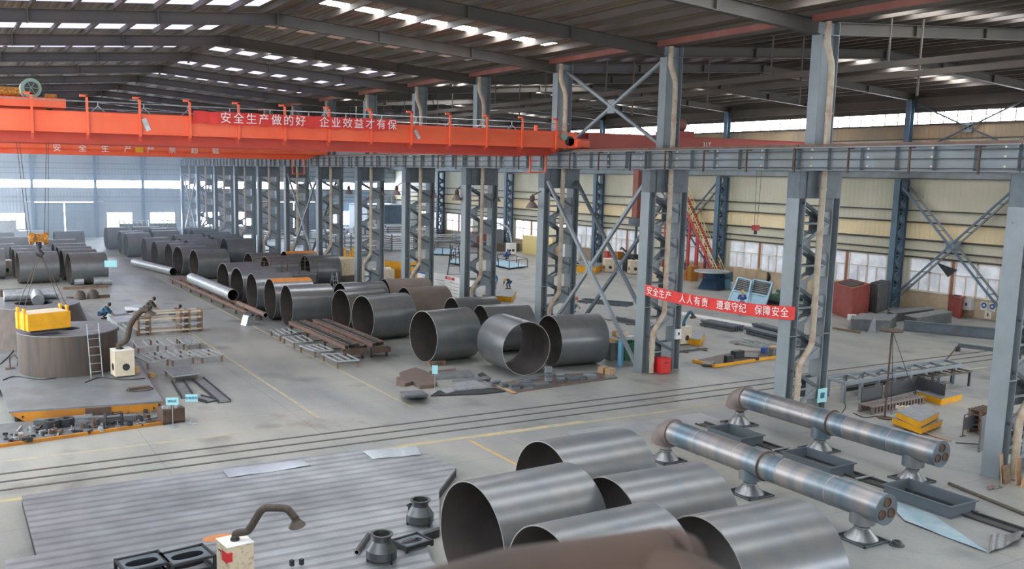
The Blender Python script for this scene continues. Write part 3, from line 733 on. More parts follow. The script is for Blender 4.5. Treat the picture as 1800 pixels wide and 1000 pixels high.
ring('grey steel cylinder with an orange primed top behind the railed platform', -3.6, 61.6, 1.3, 2.8, 0, paint=(1.15, 2.1), group=MG)
ring('grey steel cylinder with rusty patch right of the railed platform', -3.3, 57.1, 1.3, 2.8, 0, group=MG, paint=(1.0, 1.35))
# the skewed one in front: its mouth turned to the camera
ring('skewed steel cylinder with its round mouth turned toward the camera', -5.45, 19.75, 1.32, 2.75, 1.50, group=MG, name='steel_cylinder')
LG = 'rolled steel cylinders left of the aisle'
for i, (lb, x, y, L, yw) in enumerate([
 ('blue-grey steel cylinder by the small sign, nearest the aisle on the left', -20.87, 65.3, 2.9, .07), ('blue-grey steel cylinder left of the one by the small sign', -24.55, 67.5, 3.05, .06),
 ('left-hand cylinder right behind the one by the small sign', -21.0, 69.0, 2.8, .05), ('left-hand cylinder second behind the one by the small sign', -21.0, 72.0, 2.8, .05),
 ('left-hand cylinder third behind the one by the small sign', -20.95, 75.9, 2.8, .05), ('left-hand cylinder fourth behind the one by the small sign', -21.1, 81.25, 2.8, .05),
 ('left-hand cylinder second in the left file, behind the hook slings', -24.6, 71.2, 3.0, .05), ('left-hand cylinder third in the left file, behind the hook slings', -24.6, 74.4, 3.0, .05),
 ('far left-hand cylinder in front of the sliding door', -19.0, 94, 3.0, .02), ('left-hand cylinder touching the left edge of the view, nearer one', -28.4, 71.8, 3.1, .03),
 ('left-hand cylinder near the left edge, behind the white fume extractor', -27.2, 77.2, 3.1, .03), ('left-hand cylinder far behind near the left edge', -25.3, 85.5, 3.3, .03), ('left-hand cylinder farthest back near the left edge', -26.2, 93.1, 3.1, .03)]):
    ring(lb, x, y, 1.3, L, yw, group=LG, seams=i < 2, outer='steel')
# small galvanised short rings beneath
for i, (px, lb) in enumerate(((137, 'small galvanised pipe ring under the left-hand cylinders, left one'), (171, 'small galvanised pipe ring under the left-hand cylinders, middle one'), (186, 'small galvanised pipe ring under the left-hand cylinders by the small sign'))):
    p = at(px, 501); ring(lb, p.x-.3, p.y, .34, .75, .02, outer='galv', group='small rings', seams=False, name='pipe_ring')

# ================================================================= long galvanised pipes and the rail bench
def long_pipe(label, a, b, R, th=.02, mo='galv', name='steel_pipe', cat='pipe'):
    a, b = Vector(a), Vector(b); L = (b-a).length
    t = thing(name, label, cat, a); t.rotation_euler = (0, -math.asin((b.z-a.z)/L), math.atan2(b.y-a.y, b.x-a.x))
    m = ring_mesh(R, L, th, 36); m.xf(Matrix.Translation((0, 0, -R)))
    m.build('shell', [mo, 'dark', 'edge', mo], t, smooth=True)
    k = 1; q = MB()
    while k*1.5 < L and L > 6: q.lathe([(R, 0), (R+.008, .02), (R, .04)], (0, 0, 0), 36).xf(Matrix.Translation((k*1.5, 0, 0)) @ Matrix.Rotation(PI/2, 4, 'Y'), len(q.v)-3*36); k += 1
    if q.v: q.build('hoop_seam', 'edge', t, smooth=True)
    return t
a = at(236, 461, .38); b = at(305, 477.5, .38)
long_pipe('long galvanised spiral pipe lying in the aisle, the farther of two', (a.x, a.y, .38), (b.x, b.y, .38), .37)
a = Vector((-12.5, 58.1, 0)); b = Vector((-12.3, 46.7, 0))
long_pipe('long galvanised spiral pipe resting on the rail bench', (a.x, a.y, .97), (b.x, b.y, .97), .40)
a = Vector((-12.6, 44.4, 0)); b = Vector((-12.54, 38.5, 0))
long_pipe('thin rusty pipe lying on the end of the rail bench', (a.x, a.y, .72), (b.x, b.y, .72), .16, mo='rustrail')
t = thing('rail_bench', 'long low bench of rusty I-beams on short legs beside the aisle', 'bench', (0, 0, 0))
for dx in (0, .75): MB().ibeam((-13.0+dx, 63.8, .42), (-12.75+dx, 40.3, .42), .16, .22, .02).build('beam', 'rustrail', t)
for i in range(8):
    f = (i+.3)/7.6; x, y = -13.0+.25*f, 63.8-23.5*f
    MB().box(x-.06, x+.06, y-.06, y+.06, 0, .31).box(x+.69, x+.81, y-.06, y+.06, 0, .31).box(x, x+.75, y-.04, y+.04, .25, .31).build('leg', 'duct', t)
t = thing('roller_stand', 'small grey metal stand at the near end of the rail bench', 'stand', (-13.35, 39.6, 0), .3)
MB().add([(-.35, -.3, 0), (.35, -.3, 0), (.35, .3, 0), (-.35, .3, 0), (-.15, -.3, .62), (.35, -.3, .62), (.35, .3, .62), (-.15, .3, .62)], [(0, 3, 2, 1), (4, 5, 6, 7), (0, 1, 5, 4), (1, 2, 6, 5), (2, 3, 7, 6), (3, 0, 4, 7)]).build('housing', 'galv', t)
MB().cyl((.1, -.4, .66), (.1, .4, .66), .09, 12).build('roller', 'dark', t, smooth=True)
mat('yellow_line', 'c49f55', .7, 0, 'b09a6c', 3); mat('slot_rail', '5e5a55', .5, .3)
# ================================================================= floor rails, painted lines
for k, (y, lb) in enumerate(((14.26, 'far'), (13.42, 'middle'), (12.58, 'near'))):
    t = thing('floor_rail', '%s one of the three dark steel rails sunk in the floor across the hall' % lb, 'rail', (0, 0, 0), group='floor rails', kind='structure')
    MB().box(-60, XW-.3, y-.075, y+.075, 0, .006).build('groove', 'slot', t)
    MB().box(-60, XW-.3, y-.03, y+.03, .006, .012).build('rail_head', 'slot_rail', t)
for k, (x, y0, y1, lb) in enumerate(((-17.3, 16.5, 62, 'left yellow line along the aisle'), (-13.2, 16.5, 70, 'right yellow line along the aisle'), (-13.45, 6, 11.2, 'short yellow line by the foreground cylinders'))):
    struct('floor_marking', MB().box(x-.06, x+.06, y0, y1, 0, .004), 'linemark' if k < 2 else 'yellow_line')
struct('floor_marking', MB().box(-30, -8, 10.95+.5, 11.2+.5, 0, .003), 'linemark')
struct('floor_marking', MB().box(-13.3, 18, 11.35, 11.5, 0, .004).box(-30, -18, 15.6, 15.7, 0, .003), 'linemark')
mat('floor_patch', '85888a', .3, 0, '96999a', 1)
struct('floor_patch', MB().box(-9.6, -2.8, 9.3, 10.6, 0, .003), 'floor_patch')

def legs(t, pts, z, w=.07, m='lace', name='leg'):
    for x, y in pts: MB().box(x-w/2, x+w/2, y-w/2, y+w/2, 0, z).build(name, m, t)
def grid_frame(name, label, loc, w, d, h, rz=0, nx=2, ny=1, m='galv', bw=.08, legm=None, group=None, cat='frame', plate=None):
    t = thing(name, label, cat, loc, rz, group); f = MB()
    for k in range(nx+1): x = -w/2+w*k/nx; f.box(x-bw/2, x+bw/2, -d/2, d/2, h-bw, h)
    for k in range(ny+1): y = -d/2+d*k/ny; f.box(-w/2, w/2, y-bw/2, y+bw/2, h-bw*.98, h-.002)
    f.build('frame', m, t)
    if plate: MB().box(-w/2+.02, w/2-.02, -d/2+.02, d/2-.02, h, h+.02).build('top_plate', plate, t)
    for a in (-1, 1):
        for b in (-1, 1): MB().box(a*(w/2-.06)-.04, a*(w/2-.06)+.04, b*(d/2-.06)-.04, b*(d/2-.06)+.04, 0, h-bw).build('leg', legm or m, t)
    return t
def corner_frame(name, label, px, h, nx, ny, m='galv', group=None, cat='frame', plate=None, bw=.065):
    c = [at(x, y, h) for x, y in px]; t = thing(name, label, cat, (c[0].x, c[0].y, 0), 0, group); o_ = Vector((c[0].x, c[0].y, 0)); c = [p-o_ for p in c]
    def g(u, v): return c[0].lerp(c[1], u).lerp(c[3].lerp(c[2], u), v)-Vector((0, 0, bw/2))
    f = MB()
    for k in range(nx+1): f.bar(g(0, k/nx), g(1, k/nx), bw)
    for k in range(ny+1): f.bar(g(k/ny, 0)-Vector((0, 0, .003)), g(k/ny, 1)-Vector((0, 0, .003)), bw)
    f.build('frame', m, t)
    if plate: q = [(p.x, p.y) for p in c]; q = q if (c[1]-c[0]).cross(c[2]-c[0]).z > 0 else q[::-1]; MB().prism(q, h, h+.02).build('top_plate', plate, t)
    for u in (.04, .96):
        for v in (.04, .96): p = g(u, v); MB().box(p.x-.045, p.x+.045, p.y-.045, p.y+.045, 0, h-bw).build('leg', 'wood_dark', t)
    return t
def boxthing(name, label, cat, loc, w, d, h, rz, m, group=None, bev=None):
    o = MB().cbox(0, 0, 0, w, d, h).build(name, m, loc=loc); o.rotation_euler = (0, 0, rz); return tag(o, label, cat, group)
def P(x, y, z=0): p = at(x, y, z); return (p.x, p.y, z)

# ================================================================= foreground work bed and what stands on it
t = thing('steel_work_bed', 'large grooved steel bed plate in the left foreground', 'work platform', (0, 0, 0))
poly = [(-28.45, 10.9), (-29.4+.95, 6.2), (-29.15, 6.2), (-29.6, -3), (-19.98, -3), (-19.98, 1.6), (-19.35, 3.35), (-18.75, 3.5), (-17.4, 6.1), (-15.9, 7.75), (-16.1, 10.55), (-17, 10.55), (-17, 10.75), (-18.6, 10.95)]
poly = poly[::-1]
MB().prism(poly, .22, .3).build('bed_plate', 'bed', t)
MB().prism(poly, 0, .22).build('bed_frame', 'dark', t)
m = MB().add([(x, y, z) for x, y, z in ((-21.95, 9.85, .306), (-19.1, 10.25, .306), (-18.9, 11.2, .33), (-21.9, 10.75, .34))], [(0, 1, 2, 3)])
o = MB(); c = [at(390, 826, .32), at(528, 808, .32), at(548, 818, .31), at(402, 840, .31)]
def sheet(name, label, cs, m, th=.006, wav=.0, cat='sheet'):
    q = MB(); n = 14; T = []
    for s_ in (0, 1):
        for i in range(n+1):
            f = i/n; a = cs[0].lerp(cs[1], f); b = cs[3].lerp(cs[2], f); z = wav*math.sin(f*9)+s_*th
            T += [(a.x, a.y, a.z+z), ((a.x+b.x)/2, (a.y+b.y)/2, (a.z+b.z)/2+z+wav*.6), (b.x, b.y, b.z+z)]
    F = []
    for s_ in (0, 1):
        for i in range(n):
            for j in (0, 1):
                k = s_*3*(n+1)+3*i+j; f = (k, k+3, k+4, k+1); F.append(f if not s_ else f[::-1])
    return tag(q.add(T, F).build(name, m, smooth=True), label, cat)
mat('mirror_sheet', 'd3dce1', .24, .7)
sheet('steel_sheet', 'narrow bright galvanised sheet lying across the edge of the bed plate', c, 'mirror_sheet', wav=.012)
sheet('steel_sheet', 'small shiny sheet at the far corner of the bed plate', [at(637, 793, .31), at(732, 784, .31), at(742, 799, .31), at(655, 807, .31)], 'mirror_sheet', wav=.01)
mat('rust_spot', 'c87a3e', .7, 0, 'b0754c', 5, .5)
m = MB(); c = at(385, 945, .3); m.lathe([(0, .003), (.42, .003)], (c.x, c.y, .3), 20)
m.xf(Matrix.Translation((c.x, c.y, 0)) @ Matrix.Diagonal((1, .55, 1, 1)) @ Matrix.Translation((-c.x, -c.y, 0))); m.build('rust_stain', 'rust_spot', t)

def extractor(label, loc, rz, w, d, h, arm, m='cream', arm_m='hose', r=.09, hood=True, badge=False, fan=True):
    t = thing('fume_extractor', label, 'fume extractor', loc, rz)
    cb_ = MB().cbox(0, 0, .06, w, d, h-.06).build('cabinet', m, t)
    MB().cbox(0, 0, h, w+.02, d+.02, .02).build('top_cover', 'white', t)
    for a in (-1, 1):
        for b in (-1, 1): MB().cyl((a*(w/2-.1), b*(d/2-.1)-.03, .04), (a*(w/2-.1), b*(d/2-.1)+.03, .04), .04, 10).build('caster', 'rubber', t)
    if fan:
        MB().cyl((-w/2-.012, -.05, h*.38), (-w/2, -.05, h*.38), d*.2, 20).build('fan_outlet', 'dark', cb_, smooth=True)
        MB().cyl((.05, -d/2-.012, h*.38), (.05, -d/2, h*.38), d*.2, 20).build('fan_outlet', 'dark', cb_, smooth=True)
    if badge:
        MB().box(-w/2-.008, -w/2, -d/2+.0, -d/2+.3, h-.36, h-.12).build('badge', 'red', cb_)
        MB().box(-w/2-.008, -w/2, -d/2+.34, -d/2+.5, h-.2, h-.17).build('marking', 'dark', cb_)
        MB().box(-w/2, -w/2+.12, -d/2-.008, -d/2, h-.33, h-.12).build('badge', 'red', cb_)
    if arm:
        MB().cyl(arm[0], (arm[0][0], arm[0][1], h+.02), r*1.25, 14).build('swivel', 'dark', t, smooth=True)
        sa_ = MB().tube(arm, r, 12).build('suction_arm', arm_m, t, smooth=True)
        if hood:
            e = Vector(arm[-1]); MB().cyl(e, e+Vector((0.02, 0, -.06)), r*1.05, 16).cyl(e+Vector((.02, 0, -.06)), e+Vector((.05, 0, -.2)), r*1.1, 20, r*2.3, caps=False).build('hood', 'duct', sa_, smooth=True)
    return t
def smooth_path(pts, n=6, k=.35):
    """round the corners of a polyline"""
    pts = [Vector(p) for p in pts]; out = [pts[0]]
    for i in range(1, len(pts)-1):
        a, b, c = pts[i-1], pts[i], pts[i+1]; p = b.lerp(a, k); q = b.lerp(c, k)
        for j in range(n+1): s_ = j/n; out.append(p.lerp(b, s_).lerp(b.lerp(q, s_), s_))
    out.append(pts[-1]); return out
# big extractor in the foreground (local frame follows the box)
b0 = at(413, 952, 1.5)
ex_rz = .12
def loc_to(t_loc, rz, p):
    d = Vector(p)-Vector(t_loc); c, s_ = math.cos(-rz), math.sin(-rz); return Vector((d.x*c-d.y*s_, d.x*s_+d.y*c, d.z))
L0 = (b0.x, b0.y, .3)
# the arm rises in the plane facing the camera
rgt = Vector((_r.x, _r.y, 0)).normalized(); 
def armw(base, pts): return [Vector(base)+rgt*a+Vector((0, 0, b)) for a, b in pts]
arm = [loc_to(L0, ex_rz, p) for p in smooth_path(armw((b0.x, b0.y, 1.58), [(0, -.0), (.02, .12), (.30, .16), (.62, .72), (1.16, .72), (1.34, .50)]), 5, .25)]
extractor('cream welding fume extractor with red badge and thick brown arm on the foreground bed', L0, ex_rz, .62, .62, 1.22, arm, m='cream_dirty', r=.085, badge=True)
# two square frames with oval openings
def port_frame(label, loc, w, d, h, rz, low=False):
    t = thing('port_frame', label, 'frame', loc, rz, 'dark welded frames with oval openings')
    m = MB()
    for a in (-1, 1): m.box(a*w/2-.03, a*w/2+.03, -d/2, d/2, h-.06, h).box(-w/2, w/2, a*d/2-.03, a*d/2+.03, h-.06, h-.002).box(a*w/2-.03, a*w/2+.03, -d/2, d/2, .05, .1).box(-w/2, w/2, a*d/2-.03, a*d/2+.03, .05, .1)
    m.build('frame', 'dark', t)
    # plate with an oval hole
    n = 32; o_, i_ = [], []
    for k in range(n):
        a = 2*PI*k/n; c, s_ = math.cos(a), math.sin(a); q = max(abs(c)/(w/2-.02), abs(s_)/(d/2-.02)); o_.append((c/q, s_/q)); 
        e = .8; i_.append((math.copysign(abs(c)**e, c)*w*.38, math.copysign(abs(s_)**e, s_)*d*.24))
    V = [(x, y, z) for z in (h-.05, h-.035) for ring_ in (o_, i_) for x, y in ring_]
    F = []
    for k in range(n):
        j = (k+1) % n; F += [(k, n+k, n+j, j), (2*n+k, 2*n+j, 3*n+j, 3*n+k), (n+k, 3*n+k, 3*n+j, n+j)]
    MB().add(V, F).build('top_plate', 'col_dark', t)
    MB().add([(x, y, z) for z in (.12, h-.05) for x, y in i_], [(k, (k+1) % n, n+(k+1) % n, n+k) for k in range(n)]).build('oval_collar', 'dark', t)
    for a in (-1, 1):
        for b in (-1, 1): MB().box(a*w/2-.035, a*w/2+.035, b*d/2-.035, b*d/2+.035, 0, h).build('leg', 'dark', t)
    return t
port_frame('dark square frame with oval opening, left one in front of the fume extractor', P(250, 1012, .3), .98, .8, .38, .10)
port_frame('dark square frame with oval opening, beside the fume extractor', P(330, 1000, .3), 1.02, .8, .38, .14)
q = P(727, 958, .3); t = port_frame('dark low frame with oval opening between the two flanged reducers', (q[0]-.05, q[1], .3), .8, .62, .16, .2)
def reducer(label, loc, s=1.0):
    t = thing('flanged_reducer', label, 'reducer', loc, .4, 'dark flanged reducers on the bed plate')
    MB().lathe([(.36*s, .06), (.40*s, .10), (.40*s, .32*s), (.24*s, .56*s), (.24*s, .70*s), (.30*s, .72*s), (.30*s, .75*s), (.225*s, .75*s), (.215*s, .56*s), (.36*s, .30*s), (.34*s, .06)], n=36, close=True).build('body', 'mill', t, smooth=True, angle=25)
    for k in range(3):
        a = k*2.1+.4; MB().box(.38*s*math.cos(a)-.02, .38*s*math.cos(a)+.02, .38*s*math.sin(a)-.02, .38*s*math.sin(a)+.02, 0, .3*s).build('leg', 'dark', t)
    return t
mat('mill', '50565a', .35, .6, '5e5e5c', 5)
q = P(671, 985, .3); reducer('dark flanged reducer at the bottom edge, with a short pipe leaning beside it', q, .93)
r2 = P(750, 921, .3); reducer('dark flanged reducer close to the open foreground cylinder', (r2[0]-.15, r2[1]+.1, .3), .92)
a, b = at(627, 970, .38), at(648, 940, .38); long_pipe('short dark pipe lying left of the flanged reducer', (a.x, a.y, .37), (b.x, b.y, .37), .07, mo='mill', name='short_pipe')
a = at(722, 905, .3); grid_frame('bracket_frame', 'small dark bracket frame beside the rear flanged reducer', (a.x, a.y-.2, .3), .18, .35, .35, .5, 1, 1, 'dark', .04)
for k in range(2):
    q = P(513+k*17, 994-k*2, .3); boxthing('steel_stud', '%s short dark stud on the bed near the extractor hood' % ('left', 'right')[k], 'stud', q, .09, .09, .14, .3, 'dark')
# rusty handrail close to the camera, out of focus
hr = thing('handrail', 'blurred rusty brown tubular handrail close to the camera', 'handrail', (0, 0, 0))
def near(x, y, d): v = (_f + _r*((x-CPX)/FPX) - _u*((y-CPY)/FPX)); return CAM+v*d
MB().tube([near(560, 1125, 1.2), near(900, 1034, 1.22), near(1172, 996, 1.26)], .052, 20).build('top_rail', 'rail_rust', hr, smooth=True)
MB().cyl(near(1165, 1000, 1.26), near(1190, 1010, 1.27), .057, 20).build('elbow_fitting', 'rail_rust', hr, smooth=True)
MB().tube([near(1150, 1015, 1.24), near(1230, 1050, 1.2), near(1420, 1160, 1.1)], .048, 20).build('side_rail', 'rail_rust', hr, smooth=True)

# ================================================================= header pipes with three branches and pits
def header(label, X, y0, y1, zc, R, legsY, baseZ=0):
    t = thing('header_pipe', label, 'header pipe', (X, y1, 0), 0, 'bluish steel header pipes')
    L = y0-y1                       # runs along +Y from the blind end
    m = MB(); n = 40; xs = [0, .03, 1.6, 3.2, 4.8, 6.4, L]
    m.cyl((0, .02, zc), (0, L, zc), R, n, caps=False); m.build('pipe_shell', 'pipe_blue', t, smooth=True)
    k = 1.7; 
    while k < L-.3:
        MB().lathe([(R, -.012), (R+.01, 0), (R, .012)], (0, 0, 0), n).xf(Matrix.Translation((0, k, zc)) @ Matrix.Rotation(-PI/2, 4, 'X')).build('weld_bead', 'edge', t, smooth=True); k += 1.75
    MB().lathe([(R+.045, 0), (R+.045, .04), (R, .04), (R, 0)], n=n, close=True).xf(Matrix.Translation((0, L*.5, zc)) @ Matrix.Rotation(-PI/2, 4, 'X')).build('flange', 'rust', t, smooth=True, angle=20)
    MB().lathe([(R+.045, 0), (R+.045, .05), (R, .05), (R, 0)], n=n, close=True).xf(Matrix.Translation((0, L-.03, zc)) @ Matrix.Rotation(-PI/2, 4, 'X')).build('flange', 'elbow', t, smooth=True, angle=20)
    ep_ = MB().cyl((0, 0, zc), (0, .03, zc), R+.01, n).build('end_plate', 'col_dark', t, smooth=True)
    for j in range(3):
        a = PI/2+j*2*PI/3; cx, cz = .5*R*math.cos(a), zc+.5*R*math.sin(a)
        MB().lathe([(R*.33, 0), (R*.33, .03), (R*.28, .03), (R*.28, 0)], n=20, close=True).xf(Matrix.Translation((cx, .0, cz)) @ Matrix.Rotation(PI/2, 4, 'X')).build('port_ring', 'rust', ep_, smooth=True, angle=20)
        MB().cyl((cx, -.004, cz), (cx, -.002, cz), R*.28, 20).build('port_plug', 'rust', ep_, smooth=True)
    # elbow down at the far end
    el = [(0, L, zc)]+[(0, L+.48*math.sin(a*PI/12), zc-.48*(1-math.cos(a*PI/12))) for a in range(1, 7)]
    MB().tube(el, R*1.02, 28).build('elbow', 'elbow', t, smooth=True)
    for yy in legsY:
        y = yy-y1; far = yy > y0-.2
        if not far: MB().cyl((0, y, zc-R*.55), (0, y, .48), R*.82, 28, caps=True).build('branch', 'pipe_blue', t, smooth=True)
        MB().lathe([(R*.42, .5), (R*.42, .40), (R*.5, .38), (R*.5, .34), (R*.45, .34), (R*1.05, .06), (R*1.05, .02), (0, .02)], (0, y, 0), 28).build('conical_outlet', 'bare', t, smooth=True, angle=30)
        MB().box(-.52, .52, y-.52, y+.52, 0, .02).build('base_plate', 'dark', t)
        f = MB()
        for a in (-1, 1): f.box(a*.5-.02, a*.5+.02, y-.52, y+.52, .02, .05).box(-.52, .52, y+a*.5-.02, y+a*.5+.02, .02, .05)
        f.build('base_rim', 'lace', t)
    return t
header('long bluish steel header pipe with elbow, the one nearer the column row', -2.6, 8.3, .05, 1.12, .42, (8.6, 4.7, 1.0))
header('long bluish steel header pipe with elbow, the one beside the foreground cylinders', -8.5, 5.85, -2.4, 1.06, .42, (6.2, 2.35, -1.7))
for i, (cx, cy, w, d) in enumerate(((-4.5, 6.95, 1.1, 1.7), (-4.35, 3.3, 1.15, 2.0), (-4.2, -.7, 1.2, 2.2))):
    t = thing('pit_frame', 'open rectangular dark steel frame box by the floor trench, %s' % ('farthest one', 'middle one', 'nearest one')[i], 'frame', (cx, cy, 0), 0, 'open steel frames along the floor trench')
    z0, h = .0, .36; m = MB()
    m.box(-w/2, w/2, -d/2, -d/2+.02, 0, h).box(-w/2, w/2, d/2-.02, d/2, 0, h).box(-w/2, -w/2+.02, -d/2+.02, d/2-.02, 0, h).box(w/2-.02, w/2, -d/2+.02, d/2-.02, 0, h)
    m.build('side_plates', 'lace', t)
    MB().box(-w/2-.06, w/2+.06, -d/2-.06, -d/2, h-.03, h).box(-w/2-.06, w/2+.06, d/2, d/2+.06, h-.03, h).box(-w/2-.06, -w/2, -d/2, d/2, h-.03, h).box(w/2, w/2+.06, -d/2, d/2, h-.03, h).build('rim', 'lace', t)
    MB().box(-w/2-.07, w/2+.07, -d/2-.07, -d/2, 0, .03).box(-w/2-.07, -w/2, -d/2, d/2, 0, .03).build('foot_rim', 'lace', t)
t = thing('floor_trench', 'long dark open floor trench between the two header pipes', 'trench', (0, 0, 0), kind='structure')
MB().box(-4.25, -3.75, -4.2, 9.3, 0, .004).build('trench_void', 'slot', t)
MB().box(-3.8, -3.72, -4.2, 9.3, .004, .07).box(-4.28, -4.2, -4.2, 9.3, .004, .05).build('trench_angle', 'dark', t)
for y in (5.2, 1.7): MB().box(-4.4, -3.6, y-.05, y+.05, .07, .1).build('cross_bar', 'galv', t)
mat('film', '8fb0bd', .35, .2, 'a9bcc2', 2.5, bump=.4, bscale=3)
sheet('plastic_sheet', 'wrinkled translucent bluish sheet lying beside the nearest pit frame', [at(1555, 875, .03), at(1640, 905, .03), at(1740, 973, .03), at(1590, 915, .03)], 'film', wav=.01)
sheet('steel_sheet', 'curved pale sheet at the end of the floor trench', [at(1742, 940, .03), at(1800, 935, .03), at(1790, 950, .12), at(1738, 972, .03)], 'bare', wav=.03)
a, b = at(1668, 852), at(1805, 908); tag(MB().cyl((a.x, a.y, .05), (b.x, b.y, .05), .05, 14).build('steel_tube', 'duct', smooth=True), 'long dark tube lying on the floor at the right edge', 'tube')
q = P(1576, 958); t = thing('flange_ring', 'small round flange lying on the floor near the bottom edge', 'flange', q)
MB().lathe([(.2, .0), (.2, .03), (.12, .05), (.12, .12), (.08, .12), (.08, 0)], n=24, close=True).build('hub', 'mill', t, smooth=True, angle=25)
q = P(1745, 858); t = thing('rag_heap', 'crumpled pale rag on the floor by the right-hand column', 'rag', q)
m = MB(); 
for k in range(7): m.cyl((random.uniform(-.3, .35), random.uniform(-.12, .12), .02), (random.uniform(-.3, .35), random.uniform(-.12, .12), .05), .04, 7)
m.build('rag', 'elbow', t, smooth=True)

# ================================================================= left platform, tanks, magnet neighbours
t = thing('work_platform', 'orange-sided steel platform carrying the round tanks on the left', 'work platform', (0, 0, 0))
pt = [(-27.6, 20.75), (-22.35, 21.05), (-21.4, 33.4), (-22.1, 46), (-31, 46), (-31, 33)]
pt = [(at(15, 723, .45).x, at(15, 723, .45).y), (at(287, 705, .45).x, at(287, 705, .45).y), (at(213, 592, .45).x, at(213, 592, .45).y), (-22.2, 46), (-31.2, 46), (-31.2, 30), (-28.2, 25)]
MB().prism(pt, .38, .45).build('top_plate', 'bed2', t)
f0, f1 = Vector((*pt[0], 0)), Vector((*pt[1], 0)); d = (f1-f0).normalized(); nrm = Vector((d.y, -d.x, 0))
a0, a1 = f0+d*.55, f1-d*.35
q = [f0+Vector((0, 0, .38)), f1+Vector((0, 0, .38)), a1, a0]
MB().add([tuple(v) for v in q]+[tuple(v-nrm*.12) for v in q], [(3, 2, 1, 0), (4, 5, 6, 7), (0, 1, 5, 4), (1, 2, 6, 5), (2, 3, 7, 6), (3, 0, 4, 7)]).build('side_plate', 'yellow_dull', t)
c0 = f0+d*(f1-f0).length*.48; MB().bar(c0+nrm*.015+Vector((0, 0, .19)), c0+d*.95+nrm*.015+Vector((0, 0, .19)), .03, .36).build('rusty_patch', 'rust', t)
for f in (.08, .93): c1 = f0+d*(f1-f0).length*f+nrm*.01; MB().bar(c1+Vector((0, 0, .2)), c1+d*.06+Vector((0, 0, .2)), .03, .08).build('bolt_hole', 'dark', t)
e0, e1 = Vector((*pt[1], .2)), Vector((*pt[2], .2)); MB().bar(e0-Vector((.15, 0, 0)), e1-Vector((.15, 0, 0)), .1, .34).build('side_plate', 'dark', t)
g0, g1 = Vector((*pt[0], .2)), Vector((*pt[6], .2)); MB().bar(g0+Vector((.25, 0, 0)), g1+Vector((.25, 0, 0)), .1, .34).build('side_plate', 'dark', t)
mat('tank', '5e5148', .5, .35, '4c4743', 1.6, .5, stretch=(3, 3, .3))
mat('tank_top', '8d9194', .4, .6, '7c7d7c', 5)
t = thing('round_tank', 'large brown-grey round steel tank standing on the orange-sided platform', 'tank', (-25.15, 28.15, .45))
MB().lathe([(2.15, 0), (2.15, 1.82)], n=72).build('shell', 'tank', t, smooth=True)
MB().lathe([(2.17, 1.82), (2.17, 1.86), (.55, 1.86), (.55, 1.82)], n=72, close=True).build('top_plate', 'tank_top', t, smooth=True, angle=25)
MB().lathe([(.55, 1.3), (.55, 1.83)], n=36).build('manhole', 'dark', t, smooth=True)
l = thing('ladder', 'thin steel ladder leaning on the front of the round tank', 'ladder', (-24.35, 25.95, .45), .12)
for x in (-.25, .25): MB().bar((x, -.35, 0), (x, .05, 2.35), .035).build('rail', 'galv', l)
for k in range(6): MB().bar((-.25, -.35+.4*(k+.6)/6.4, .25+k*.36), (.25, -.35+.4*(k+.6)/6.4, .25+k*.36), .022).build('rung', 'galv', l)
c = at(76, 533, 2.45)
t = thing('cone_tank', 'truncated cone shaped steel tank behind the round tank', 'tank', (-25.9, 36.2, .45))
MB().lathe([(2.95, 0), (2.25, 2.0)], n=64).build('shell', 'tank', t, smooth=True)
MB().lathe([(2.27, 2.0), (2.27, 2.04), (.95, 2.04), (.95, 2.0)], n=64, close=True).build('top_plate', 'tank_top', t, smooth=True, angle=25)
MB().lathe([(.95, 1.2), (.95, 2.01)], n=40).build('manhole', 'dark', t, smooth=True)
MB().cyl((1.9, -2.0, .75), (2.0, -2.1, .72), .2, 16).build('nozzle', 'dark', t, smooth=True)
t = thing('pipe_tee', 'small galvanised pipe tee lying on top of the cone tank', 'pipe tee', (-25.75, 37.5, .79))
MB().cyl((-1.5, 0, 2.0), (1.2, .1, 2.0), .3, 20).cyl((.1, 0, 2.0), (.1, -.9, 1.75), .32, 20).build('tee_body', 'galv', t, smooth=True)
b0 = at(216, 660, .45); L0 = (b0.x, b0.y, .45)
bt = (b0.x, b0.y, 1.7)
arm = [loc_to(L0, .1, p) for p in smooth_path(armw(bt, [(-.1, -.0), (-.15, .15), (.25, .35), (.42, 1.15), (.95, 1.75), (1.25, 1.72)]), 5, .35)]
extractor('white-topped fume extractor with dark bent arm in front of the round tank', L0, .1, .85, .8, 1.2, arm, r=.13)
b0 = at(4, 608, .45); extractor('cream fume extractor cut by the left edge beside the round tank', (b0.x, b0.y, .45), .1, .85, .8, 1.25, None)
b0 = at(10, 484); extractor('far cream fume extractor at the left edge before the rolled cylinders', (b0.x, b0.y, 0), .1, 1.0, .9, 1.35, None)
q = P(36, 590, .45); boxthing('carton', 'small brown carton beside the left edge fume extractor', 'carton', q, .5, .5, .5, .2, 'wood_dark')
q = P(240, 655, .45); boxthing('carton', 'small cardboard box beside the white-topped fume extractor', 'carton', q, .2, .2, .3, .3, 'carton')
q = P(267, 662); boxthing('carton', 'small cardboard box on the floor beyond the platform corner', 'carton', q, .25, .25, .18, .3, 'carton')
q = P(245, 684, .45); boxthing('steel_plate', 'small rusty plate lying in a ring on the platform corner', 'plate', q, .9, .22, .1, .1, 'rust')
t = thing('cable_coil', 'thin cable ring around the rusty plate on the platform corner', 'cable', (q[0], q[1]-.12, .45))
MB().tube([(.55*math.cos(a*PI/12), .32*math.sin(a*PI/12), .02) for a in range(25)], .015, 6).build('coil', 'cable', t, smooth=True)
